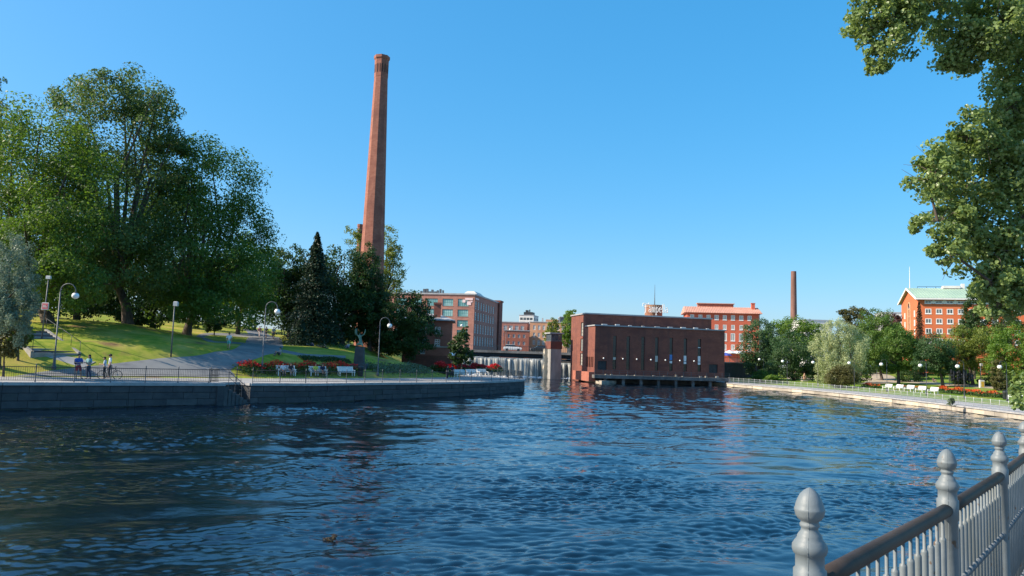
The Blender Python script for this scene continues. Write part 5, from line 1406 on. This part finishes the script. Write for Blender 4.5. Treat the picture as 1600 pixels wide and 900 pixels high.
# ------------------------------------------------------------------ flower beds
LM['bedgreen'] = leafmat('bed_leaves', (.025,.06,.015), (.06,.11,.025), trans=.25)
LM['redflower'] = leafmat('red_petals', (.42,.008,.006), (.62,.03,.015), (.75,.12,.02), trans=.25)
LM['orangeflower'] = leafmat('orange_petals', (.55,.05,.01), (.72,.12,.02), (.8,.25,.03), trans=.25)
LM['groundcover'] = leafmat('ground_cover', (.07,.1,.05), (.15,.19,.1), (.25,.26,.14), trans=.2)
def bed(name, label, pts, width, h, dens, flower, size=.12, side='L', fl=.5, lm='bedgreen', group=None):
    rg = np.random.default_rng(int(abs(pts[0][0])*7))
    P_ = [ground(*p, side) for p in pts]
    root = thing(name, label, 'flower bed' if flower else 'ground cover', P_[0], 0, group)
    C, Fl = [], []
    for a, c in zip(P_[:-1], P_[1:]):
        d = Vector((c.x-a.x, c.y-a.y, 0)); ln = d.length; n = int(ln*dens); d.normalize()
        u = rg.random(n); v = rg.normal(size=n)*.34*width; hh = h*(.65+.35*np.sin(u*ln*1.3)*np.sin(u*ln*.7+1))
        z = np.sqrt(rg.random(n))*hh*np.clip(1-(v/width)**2, .3, 1)
        zz = np.array([(zl if side == 'L' else zr)(a.x+d.x*uu*ln-d.y*vv, a.y+d.y*uu*ln+d.x*vv) for uu, vv in zip(u, v)])
        C.append(np.stack([a.x+d.x*u*ln-d.y*v, a.y+d.y*u*ln+d.x*v, zz+z], 1))
        Fl.append((z > hh*.62) & (np.sin(u*ln*1.9+v*2)+rg.normal(size=n)*.7 > .1-fl))
    C = np.vstack(C)-np.array(P_[0]); Fl = np.concatenate(Fl) if flower else np.zeros(len(C), bool)
    for nm, msk, mt, s_ in (('foliage', ~Fl, LM[lm], size*1.5), ('blossoms', Fl, LM[flower] if flower else None, size)):
        c = C[msk].copy()
        if not len(c): continue
        if nm == 'blossoms': c[:, 2] += .08
        N_ = unit(rg.normal(size=(len(c), 3))*.7+np.array([0, -.2, .9]))
        V, Fq = leaf_quads(rg, c, N_, s_, .8)
        tag(link(nm, npmesh(nm, V, Fq, mt, False, {'tint': rg.random(len(c))}), root), kind='stuff')
bed('flower_bed', 'long bed of dark red flowers behind the left benches', [(374, 583), (420, 582), (470, 582), (520, 582), (558, 582)], 1.6, 1.15, 420, 'redflower', .13, fl=.45)
bed('flower_bed', 'bright red flowers on the quay point left of the railing curve', [(688, 583), (712, 583), (738, 582), (776, 581)], 1.8, 1.6, 800, 'redflower', .16, fl=1.1)
bed('flower_bed', 'short orange red flower bed left of the right bank benches', [(1350, 605), (1374, 607)], 1.2, .8, 260, 'orangeflower', .14, 'R', fl=.8)
bed('flower_bed', 'orange flowers behind the row of white benches', [(1400, 608), (1428, 609.5), (1456, 611)], 1.0, .7, 130, 'orangeflower', .13, 'R', fl=.3)
bed('flower_bed', 'broad orange red flower bed in front of the bronze sculpture', [(1464, 613), (1490, 615), (1514, 617)], 1.5, 1.0, 300, 'orangeflower', .15, 'R', fl=.9)
bed('flower_bed', 'orange red flower bed right of the promenade lamp', [(1516, 618), (1540, 620), (1568, 622)], 1.3, .9, 260, 'orangeflower', .14, 'R', fl=.5)
bed('rockery_plants', 'grey green rockery plants right of the statue', [(575, 578), (610, 579), (650, 580), (690, 580)], 2.6, .5, 260, None, .13, lm='groundcover')
bed('rockery_plants', 'low clipped plants along the lit lawn edge left of the statue', [(470, 561), (510, 563), (545, 565)], 1.0, .35, 260, None, .12, lm='bedgreen')
bed('wall_weeds', 'weeds growing out of the right embankment wall', [(1484, 634.5), (1489, 635)], .5, 1.2, 500, None, .12, 'R', lm='groundcover')
# ------------------------------------------------------------------ people
def skinned(name, verts, edges, mat, parent, root=0, sub=2):
    me = bpy.data.meshes.new(name)
    me.from_pydata([v[0] for v in verts], edges, [])
    me.materials.append(mat)
    o = link(name, me, parent)
    md = o.modifiers.new('Skin', 'SKIN'); md.use_smooth_shade = True
    sd = me.skin_vertices
    if not sd:
        bmx = bmesh.new(); bmx.from_mesh(me); bmx.verts.layers.skin.verify(); bmx.to_mesh(me); bmx.free()
    for i, v in enumerate(verts):
        r = v[1] if hasattr(v[1], '__len__') else (v[1], v[1])
        me.skin_vertices[0].data[i].radius = r
        me.skin_vertices[0].data[i].use_root = (i == root)
    sm = o.modifiers.new('Subdivision', 'SUBSURF'); sm.levels = sub; sm.render_levels = sub
    return o
V3 = Vector
def pose_joints(pose):
    J = {}
    J['pel'] = V3((0,0,.95)); J['wai'] = V3((0,.0,1.1)); J['che'] = V3((0,.01,1.3)); J['nec'] = V3((0,.01,1.48)); J['hea'] = V3((0,-.015,1.6)); J['top'] = V3((0,-.01,1.7))
    for s, k in ((-1,'l'),(1,'r')):
        J['sho'+k] = V3((s*.18,.01,1.41)); J['elb'+k] = V3((s*.25,.05,1.13)); J['wri'+k] = V3((s*.25,-.04,.9)); J['hip'+k] = V3((s*.09,0,.9)); J['kne'+k] = V3((s*.1,-.02,.5)); J['ank'+k] = V3((s*.1,.03,.08)); J['toe'+k] = V3((s*.13,-.15,.04))
    if pose == 'hold':
        for s, k in ((-1,'l'),(1,'r')): J['elb'+k] = V3((s*.24,-.02,1.13)); J['wri'+k] = V3((s*.1,-.28,1.16))
        J['hea'] += V3((0,-.04,-.01)); J['top'] += V3((0,-.05,-.02))
    if pose == 'crossed':
        J['wril'] = V3((.02,-.2,1.12)); J['wrir'] = V3((-.02,-.22,1.17)); J['elbl'] = V3((-.26,-.02,1.14)); J['elbr'] = V3((.26,-.02,1.14)); J['kner'] = V3((.17,-.04,.5)); J['ankr'] = V3((.24,.0,.08)); J['toer'] = V3((.3,-.16,.04))
    if pose == 'walk':
        J['kner'] = V3((.09,-.2,.53)); J['ankr'] = V3((.09,-.3,.12)); J['toer'] = V3((.11,-.48,.09)); J['knel'] = V3((-.09,.08,.5)); J['ankl'] = V3((-.09,.38,.16)); J['toel'] = V3((-.1,.26,.05))
        J['elbl'] = V3((-.25,-.08,1.14)); J['wril'] = V3((-.23,-.27,1.0)); J['elbr'] = V3((.25,.16,1.14)); J['wrir'] = V3((.25,.14,.9))
    if pose == 'bench':
        dz = V3((0,0,-.38))
        for k in J: J[k] = J[k]+dz+V3((0,.05,0))
        for s, k in ((-1,'l'),(1,'r')):
            J['hip'+k] = V3((s*.09,.03,.53)); J['kne'+k] = V3((s*.11,-.42,.53)); J['ank'+k] = V3((s*.12,-.4,.09)); J['toe'+k] = V3((s*.14,-.58,.04)); J['elb'+k] = V3((s*.25,-.04,.76)); J['wri'+k] = V3((s*.14,-.28,.66))
    if pose == 'ground':
        dz = V3((0,.12,-.82))
        for k in J: J[k] = J[k]+dz
        for k in ('che','nec','hea','top','shol','shor'): J[k] += V3((0,.0,.0))
        for s, k in ((-1,'l'),(1,'r')):
            J['hip'+k] = V3((s*.1,.08,.13)); J['kne'+k] = V3((s*.16,-.3,.46)); J['ank'+k] = V3((s*.14,-.52,.08)); J['toe'+k] = V3((s*.16,-.7,.05)); J['elb'+k] = V3((s*.27,-.05,.38)); J['wri'+k] = V3((s*.16,-.28,.46))
    if pose == 'lie':
        m_ = Matrix.Rotation(R(-78), 4, 'X')
        for k in J: J[k] = m_ @ (J[k]-V3((0,0,.95)))+V3((0,.3,.16))
        J['knel'] = V3((-.1,-.15,.45)); J['ankl'] = V3((-.1,-.45,.08)); J['toel'] = V3((-.1,-.6,.05))
    return J
_mt = {}
def cmat(c, rough=.85):
    k = tuple(round(x, 3) for x in c)
    if k not in _mt: _mt[k] = surf('cloth_%d' % len(_mt), c, tuple(x*.8 for x in c), 12, rough)
    return _mt[k]
SKIN = (.5,.29,.2)
def person(label, loc, face, pose, top, bottom, hair=(.03,.02,.015), h=1.0, shorts=False, skin=SKIN, hat=None, sleeves=.95, long_hair=False, bag=None, group='people in the park', root=None):
    J = pose_joints(pose)
    root = thing('person', label, 'person', loc, face, group); root.scale = (h, h, h)
    vs = []; es = []; ix = {}
    def add(k, p, r, par=None):
        ix[k] = len(vs); vs.append((tuple(p), r))
        if par is not None: es.append((ix[par], ix[k]))
    add('pel', J['pel'], (.125,.1)); add('wai', J['wai'], (.12,.085), 'pel'); add('che', J['che'], (.15,.1), 'wai'); add('nec', J['nec'], .055, 'che')
    d = (J['top']-J['hea']).normalized()
    add('chin', J['hea']-d*.055+V3((0,0,0)), (.062,.07), 'nec'); add('hea', J['hea']+d*.02, (.08,.095), 'chin'); add('top', J['top'], (.06,.07), 'hea')
    for k in 'lr':
        s = -1 if k == 'l' else 1
        add('sho'+k, J['sho'+k], .055, 'che'); add('elb'+k, J['elb'+k], .042, 'sho'+k); add('wri'+k, J['wri'+k], .03, 'elb'+k)
        fd = (J['wri'+k]-J['elb'+k]).normalized(); sd = fd.cross(V3((0,-1,.2))).normalized()
        pm = J['wri'+k]+fd*.07; add('pal'+k, pm, (.035,.02), 'wri'+k)
        for q, (o_, ln) in enumerate(((-.03,.075),(-.01,.085),(.012,.08),(.032,.065))):
            add('f%s%d' % (k, q), pm+sd*o_+fd*.035, .0095, 'pal'+k); add('g%s%d' % (k, q), pm+sd*o_*1.15+fd*ln+V3((0,-.015,0)), .008, 'f%s%d' % (k, q))
        add('t'+k, pm-sd*.05*s-fd*.02+V3((0,-.015,0)), .011, 'pal'+k); add('u'+k, pm-sd*.06*s+fd*.02+V3((0,-.02,0)), .009, 't'+k)
        add('hip'+k, J['hip'+k], .085, 'pel'); add('kne'+k, J['kne'+k], .058, 'hip'+k); add('cal'+k, J['kne'+k].lerp(J['ank'+k], .35), .056, 'kne'+k); add('ank'+k, J['ank'+k], .038, 'cal'+k); add('toe'+k, J['toe'+k], (.04,.03), 'ank'+k)
    skinned('body', vs, es, cmat(skin, .6), root, 0)
    # shirt
    vs2 = [(tuple(J['pel']+(J['wai']-J['pel'])*.1), (.145,.115)), (tuple(J['wai']), (.142,.105)), (tuple(J['che']), (.168,.12)), (tuple(J['che'].lerp(J['nec'], .62)), (.1,.085))]; es2 = [(0,1),(1,2),(2,3)]
    for k in 'lr':
        a = len(vs2); vs2.append((tuple(J['sho'+k]), .075)); es2.append((2, a)); vs2.append((tuple(J['sho'+k].lerp(J['elb'+k], min(sleeves, 1))), .062)); es2.append((a, a+1))
    skinned('shirt', vs2, es2, cmat(top), root, 0)
    # trousers or shorts
    vs3 = [(tuple(J['pel']+(J['wai']-J['pel'])*.25), (.14,.11)), (tuple(J['pel']), (.148,.118))]; es3 = [(0,1)]
    for k in 'lr':
        a = len(vs3); vs3.append((tuple(J['hip'+k].lerp(J['kne'+k], .15)), .1)); es3.append((1, a))
        vs3.append((tuple(J['kne'+k].lerp(J['hip'+k], .08)), .078)); es3.append((a, a+1))
        if not shorts: vs3.append((tuple(J['ank'+k].lerp(J['kne'+k], .08)), .055)); es3.append((a+1, a+2))
    skinned('shorts' if shorts else 'trousers', vs3, es3, cmat(bottom), root, 1)
    for k in 'lr':
        b = MB(); c = J['ank'+k].lerp(J['toe'+k], .45); b.sphere((c.x, c.y, max(c.z-.02, .045)), .1, 8, 6, .5, 1.35, .48); b.build('shoe', cmat((.05,.05,.055)), root, True)
    q = J['hea']+d*.045
    b = MB(); b.sphere((0,0,0), .108, 10, 8, .93, 1.05, 1.0); b.v = [(x, y+.022, max(z, -.03+(.05 if y < -.02 else -.03))) for x, y, z in b.v]
    if long_hair: b.sphere((0,.07,-.12), .1, 8, 6, .95, .55, 1.5)
    tilt = J['top']-J['hea']; mrot = V3((0,0,1)).rotation_difference(tilt).to_matrix().to_4x4()
    b.xf(Matrix.Translation(q) @ mrot); b.build('hair', cmat(hair), root, True)
    b = MB(); b.sphere((0,-.1,-.01), .017, 6, 5, 1, 1.2, 1.6)
    for s_ in (-.085, .085): b.sphere((s_, .01, -.0), .02, 6, 5, .5, 1, 1.4)
    b.xf(Matrix.Translation(J['hea']+d*.0) @ mrot); b.build('face', cmat(skin, .6), root, True)
    b = MB()
    for s_ in (-.033, .033): b.sphere((s_, -.093, .025), .009, 6, 4)
    b.box(-.022, .022, -.099, -.09, -.053, -.046); b.xf(Matrix.Translation(J['hea']) @ mrot); b.build('eyes_and_mouth', cmat((.04,.02,.02)), root)
    if hat:
        b = MB(); b.sphere((0,.01,.045), .116, 10, 6, 1, 1.05, .75); b.bevbox(-.08, .08, -.22, -.07, .035, .055, .008); b.xf(Matrix.Translation(J['hea']+d*.01) @ mrot); b.build('cap', cmat(hat), root, True)
    if bag:
        b = MB(); b.bevbox(-.16, .16, .12, .27, 1.0, 1.42, .05); b.build('backpack', cmat(bag), root)
    return root
def gz(px, py, side='L'): return ground(px, py, side)
A35 = R(180)
person('man in a blue shirt and red shorts with a bag, by the quay railing', gz(121, 592.5), R(60), 'crossed', (.04,.1,.4), (.3,.03,.05), h=1.12, shorts=True, bag=(.03,.035,.06))
person('long-haired person in a teal top and dark jeans beside the man in red shorts', gz(137, 592.5), R(-20), 'crossed', (.2,.4,.42), (.03,.05,.1), long_hair=True, h=1.1)
person('person in a white and blue shirt holding a phone by the bicycle', gz(162, 592.5), R(-70), 'hold', (.5,.58,.68), (.02,.022,.03), h=1.02)
person('man in a white shirt and cap standing behind the bicycle', gz(170, 590.5), R(-60), 'stand', (.7,.78,.82), (.04,.045,.06), h=1.12, hat=(.05,.03,.03))
person('lone walker in a white top and turquoise shorts on the park path edge', gz(357, 546), R(20), 'walk', (.72,.72,.7), (.1,.45,.42), shorts=True)
person('walker in pink leftmost of the group coming down the path', gz(405, 527), R(10), 'walk', (.6,.3,.34), (.55,.5,.5))
person('walker in dark clothes in the middle of the group on the path', gz(415.5, 528), R(-10), 'walk', (.05,.05,.07), (.03,.03,.04), shorts=True)
person('walker in a light blue shirt and dark shorts rightmost of the group on the path', gz(427, 530), R(15), 'walk', (.55,.68,.85), (.03,.04,.09), shorts=True, h=1.05)
person('person in grey sitting on the grass by the path bend', gz(436, 556), R(-50), 'ground', (.32,.34,.36), (.06,.07,.09))
person('person in white lying on the grass below the spruce', gz(487, 541), R(70), 'lie', (.7,.7,.74), (.08,.1,.25))
person('person in dark clothes lying on the grass below the spruce', gz(506, 544), R(70), 'lie', (.03,.035,.045), (.04,.05,.04))
person('person in white sitting on the grass left of the statue', gz(543, 545), R(-30), 'ground', (.68,.68,.74), (.16,.14,.3))
person('person in pale blue sitting on the grass right of the statue', gz(604, 554), R(-40), 'ground', (.35,.5,.62), (.25,.4,.5))
person('person in black sitting low on the grass in front of the brick house', gz(638, 567), R(-50), 'ground', (.015,.016,.02), (.3,.34,.34))
person('person in pale clothes sitting at the lawn edge before the dark tree', gz(618, 551), R(-40), 'ground', (.6,.5,.42), (.3,.25,.2))
person('person in blue sitting at the top edge of the bright red flowers', gz(690, 574), R(-40), 'ground', (.08,.16,.6), (.1,.12,.2))
person('person in white sitting beside the one in blue above the red flowers', gz(697, 574), R(-40), 'ground', (.7,.68,.64), (.3,.3,.3))
def on_bench(bn, dx, label, top, bottom, **k):
    m_ = Matrix.Rotation(bn.rotation_euler.z, 4, 'Z'); p_ = bn.location+m_ @ V3((dx, -.02, -.05))
    person(label, p_, bn.rotation_euler.z, 'bench', top, bottom, **k)
on_bench(b1, -.35, 'person in white on the left half of the bench by the tall lamp', (.62,.66,.72), (.03,.05,.12))
on_bench(b1, .45, 'person in black on the right half of the bench by the tall lamp', (.03,.03,.04), (.3,.32,.38))
on_bench(b2, -.3, 'person in yellow green on the bench below the red flower bed', (.5,.58,.1), (.55,.6,.6))
on_bench(b2, .45, 'person in navy on the bench below the red flower bed', (.02,.025,.06), (.02,.025,.05))
person('person in black standing at the railing left of the quay point benches', gz(699, 592), R(120), 'stand', (.02,.022,.03), (.02,.025,.035), h=.95)
person('person in dark navy standing at the railing beside the one in black', gz(706, 591.5), R(-150), 'crossed', (.02,.025,.05), (.015,.018,.03), h=.98)
person('small figure in dark clothes sitting on the grass left of the bronze sculpture', gz(1459, 597, 'R'), R(20), 'ground', (.12,.08,.1), (.1,.1,.12))

# ------------------------------------------------------------------ bicycle
bp_ = gz(171, 593)
bike = thing('bicycle', 'dark bicycle held by the people at the left quay railing', 'bicycle', bp_, R(40))
wh = MB(); 
def ringpts(r, c, n=20): return [(c[0]+r*math.cos(2*math.pi*i/n), 0, c[2]+r*math.sin(2*math.pi*i/n)) for i in range(n+1)]
for x in (-.55, .55):
    w_ = link('wheel', None, bike, (x, 0, .36)); w_.empty_display_size = .1
    b = MB(); b.tube(ringpts(.335, (0,0,0)), .028, 6, False); b.build('tyre', M['darkmetal'], w_, True)
    b = MB()
    for k in range(14):
        a = math.pi*2*k/14; b.tube([(.03*math.cos(a+.5), 0, .03*math.sin(a+.5)), (.325*math.cos(a), 0, .325*math.sin(a))], .004, 3)
    b.lathe([(.03,-.04),(.03,.04)], 8); b.build('spokes', M['lightmetal'], w_)
b = MB()
for a, c in (((-.55,.36),(-.08,.32)), ((-.08,.32),(-.22,.85)), ((-.08,.32),(.4,.82)), ((-.2,.78),(.38,.88)), ((-.55,.36),(-.2,.78)), ((.55,.36),(.37,.98))): b.tube([(a[0],0,a[1]),(c[0],0,c[1])], .022, 6)
b.build('frame', M['darkmetal'], bike, True)
b = MB(); b.tube([(.37,-.3,1.05),(.4,-.1,1.0),(.4,.1,1.0),(.37,.3,1.05)], .016, 6); b.build('handlebar', M['darkmetal'], bike, True)
b = MB(); b.sphere((-.24,0,.92), .13, 8, 6, 1.1, .6, .3); b.build('saddle', M['darkmetal'], bike, True)
b = MB(); b.tube([(-.08,-.1,.2),(-.08,-.1,.32),(-.08,.1,.32),(-.08,.1,.44)], .014, 5); b.lathe([(.09,-.01),(.09,.01)], 12, (-.08,-.05,.32)); b.build('crank', M['greymetal'], bike)

# ------------------------------------------------------------------ statue, sculpture, notice box
M['bronze'] = surf('green_bronze', (.1,.2,.15), (.16,.29,.22), 3, .6, metal=.3, c3=(.06,.1,.08))
stp = gz(561, 573)
stt = thing('park_statue', 'green bronze figure with raised arms on a dark stone pedestal', 'statue', stp)
b = MB(); b.bevbox(-.9, .9, -.9, .9, -.3, .35, .03); b.build('base', M['granite'], stt)
b = MB(); b.add([(-.55,-.55,.35),(.55,-.55,.35),(.55,.55,.35),(-.55,.55,.35),(-.45,-.45,2.3),(.45,-.45,2.3),(.45,.45,2.3),(-.45,.45,2.3)], [(0,3,2,1),(4,5,6,7),(0,1,5,4),(1,2,6,5),(2,3,7,6),(3,0,4,7)]); b.build('pedestal', M['granite3'], stt)
vs = [((0,0,2.35),(.34,.26)),((.05,-.03,2.75),(.26,.2)),((-.02,-.02,3.2),(.17,.13)),((-.08,0,3.5),(.19,.13)),((-.1,-.02,3.66),.06),((-.1,-.04,3.82),(.09,.1)),
      ((-.3,0,3.55),.075),((-.5,.02,3.8),.06),((-.5,.0,4.15),.05),((-.44,0,4.4),.04),((.1,0,3.55),.075),((.38,-.02,3.7),.06),((.5,0,4.05),.05),((.52,0,4.35),.04),
      ((.25,-.2,2.6),.13),((.38,-.35,2.4),.09),((-.3,-.2,2.55),.14),((-.42,-.1,2.4),.1)]
skinned('figure', vs, [(0,1),(1,2),(2,3),(3,4),(4,5),(3,6),(6,7),(7,8),(8,9),(3,10),(10,11),(11,12),(12,13),(0,14),(14,15),(0,16),(16,17)], M['bronze'], stt)
b = MB(); b.sphere((-.56,.05,4.0), .3, 8, 6, .5, .4, 1.3); b.build('fish', M['bronze'], stt, True)
M['blackbronze'] = surf('black_bronze', (.012,.013,.016), (.03,.032,.036), 4, .45, metal=.4)
sc0 = gz(1503, 605, 'R')
scu = thing('bronze_sculpture', 'black bronze cluster of upright slabs on thin legs on the right lawn', 'sculpture', sc0)
r_ = random.Random(8)
for i in range(11):
    x = -1.75+i*.34; h0, h1 = 1.15+r_.uniform(-.2,.25), 2.75+r_.uniform(-.35,.35); w_ = r_.uniform(.16,.3); y_ = r_.uniform(-.3,.3)
    b = MB(); n_ = 7
    pts = [(x+r_.uniform(-.06,.06), y_+r_.uniform(-.05,.05), h0+(h1-h0)*t/n_) for t in range(n_+1)]
    b.tube(pts, [w_*r_.uniform(.7,1.2) for _ in pts], 6); b.build('slab', M['blackbronze'], scu)
for x in (-1.2, -.55, .05, .55, 1.25):
    b = MB(); b.tube([(x, r_.uniform(-.2,.2), -.1), (x+r_.uniform(-.1,.1), 0, 1.4)], [.06,.09], 7); b.build('leg', M['blackbronze'], scu)
M['yellow'] = surf('yellow_poster', (.6,.33,.03), (.7,.45,.06), 4, .6)
nb0 = gz(1534, 606, 'R'); nbx = thing('notice_box', 'white framed yellow notice box at the foot of a floodlight pole', 'notice box', nb0)
b = MB(); b.bevbox(-.38, .38, -.2, .2, 0, 1.35, .02); b.build('cabinet', M['palewall'], nbx)
b = MB(); b.box(-.2, .32, -.215, -.204, .1, 1.1); b.build('poster', M['yellow'], nbx)
# small stone figure on the right lawn
sf = gz(1257, 596, 'R'); sfx = thing('stone_figure', 'small reddish stone figure on a plinth before the yew', 'statue', sf)
M['redstone'] = surf('red_stone', (.36,.2,.14), (.45,.28,.2), 4, .85)
b = MB(); b.bevbox(-.55, .55, -.5, .5, -.1, .25, .03); b.build('plinth', M['palestone'], sfx)
skinned('figure', [((0,0,.3),(.3,.25)),((0,0,.8),(.28,.22)),((.03,0,1.25),(.2,.16)),((0,0,1.5),.08),((0,0,1.66),(.13,.13)),((-.3,-.1,.9),.09),((.3,-.15,.7),.09)], [(0,1),(1,2),(2,3),(3,4),(2,5),(2,6)], M['redstone'], sfx)
# blue letters behind the trees
M['bluesign'] = surf('blue_sign', (.03,.22,.62), (.04,.28,.7), 3, .5)
bs = gbase(1379, 592, 165, 'R'); bsg = thing('letter_sign', 'blue letters standing in the shade under the trees', 'sign', bs)
z_ = spot(1379, 574, 165).z-bs.z
for chn, u in (('S', -1.6), ('A', .35)):
    stk = [arc_(.6,1.3,.45,.38,30,270)+arc_(.6,.52,.45,.4,90,-150)] if chn == 'S' else [[(0,0),(.6,1.75),(1.2,0)], [(.25,.6),(.95,.6)]]
    o = stroke_letter(stk, .16).build('letter', M['bluesign'], bsg); o.location = (u, 0, z_)
b = MB(); b.tube([(-1.2,.1,0),(-1.2,.1,z_+.4)], .05, 6); b.tube([(1,.1,0),(1,.1,z_+.4)], .05, 6); b.box(-1.8, 1.8, .08, .16, z_-.1, z_+.05); b.build('frame', M['greymetal'], bsg)

# ------------------------------------------------------------------ car on the bridge, gull
def car(label, loc, rz, paint, group='cars on the bridge'):
    root = thing('car', label, 'car', loc, rz, group)
    body = MB()
    sec = [(-2.15,.55,.7),(-2.1,.35,.95),(-1.3,.28,1.02),(1.3,.28,1.0),(2.05,.3,.85),(2.15,.5,.7)]
    vs = []; 
    for x, z0_, z1_ in sec:
        for y, z in ((-.78,z0_),(-.88,z0_+.25),(-.86,z1_-.08),(-.76,z1_),(.76,z1_),(.86,z1_-.08),(.88,z0_+.25),(.78,z0_)): vs.append((x,y,z))
    fs = []
    for i in range(len(sec)-1):
        for j in range(8): fs.append((i*8+j, (i+1)*8+j, (i+1)*8+(j+1)%8, i*8+(j+1)%8))
    fs += [tuple(range(8)), tuple(range(47,39,-1))]
    body.add(vs, fs); body.build('body', paint, root, False)
    b = MB(); b.add([(-1.9,-.74,1.0),(1.15,-.74,1.0),(1.15,.74,1.0),(-1.9,.74,1.0),(-1.5,-.6,1.5),(.35,-.6,1.5),(.35,.6,1.5),(-1.5,.6,1.5)], [(4,5,6,7),(0,1,5,4),(1,2,6,5),(2,3,7,6),(3,0,4,7)]); gh = b.build('cabin_glass', M['glass_dark'], root)
    b = MB(); b.bevbox(-1.55, .4, -.62, .62, 1.47, 1.54, .02); b.build('roof', paint, root)
    for x in (-1.35, 1.35):
        for y in (-.8, .8):
            b = MB(); b.lathe([(.2,-.1),(.32,-.1),(.32,.1),(.2,.1)], 14); b.xf(Matrix.Translation((x,y,.32)) @ Matrix.Rotation(R(90), 4, 'X')); b.build('wheel', M['darkmetal'], root)
    for y in (-.6, .6):
        b = MB(); b.bevbox(2.06, 2.16, y-.15, y+.15, .62, .76, .01); b.build('headlight', M['globe'], root)
    return root
car('white car crossing the bridge in front of the brick annex', (spot(801, 540, 174).x, 174, 5.45), R(3), M['whitepaint'])
car('dark car on the bridge left of the sluice tower', (spot(843, 540, 176).x, 176, 5.45), R(183), M['darkmetal'])
gl0 = spot(708, 555, 92)
gull = thing('gull', 'white gull flying in front of the small dark tree', 'bird', gl0, R(40))
skinned('body', [((-.2,0,.02),.03),((-.05,0,0),.07),((.12,0,.02),.06),((.24,0,.05),.04),((.32,0,.045),.012)], [(0,1),(1,2),(2,3),(3,4)], M['whitepaint'], gull, 1, 1)
for s_ in (-1, 1):
    b = MB(); b.add([(.12,s_*.04,.04),(-.06,s_*.04,.04),(.16,s_*.35,.26),(-.02,s_*.35,.25),(-.05,s_*.75,.3),(-.12,s_*.72,.29)], [(0,1,3,2),(2,3,5,4)])
    b.add([(v[0],v[1],v[2]+.015) for v in b.v[:6]], [(0,2,3,1),(2,4,5,3)]); b.build('wing', M['whitepaint'], gull)
# weed clump drifting in the water
wd = spotz(515, 845, 0)
rgw = np.random.default_rng(3)
V, Fq, T = crown(rgw, [(0,0,.03,.16,.1,.05),(.1,.05,.08,.06,.06,.07)], 260, .06, aspect=.3)
LM['weed'] = leafmat('water_weed', (.05,.035,.015), (.12,.09,.04), trans=.2)
o = link('drifting_weed', npmesh('drifting_weed', V, Fq, LM['weed'], False, {'tint': T}), None, (wd.x, wd.y, .0)); tag(o, 'small clump of brown weed breaking the river surface', 'weed')
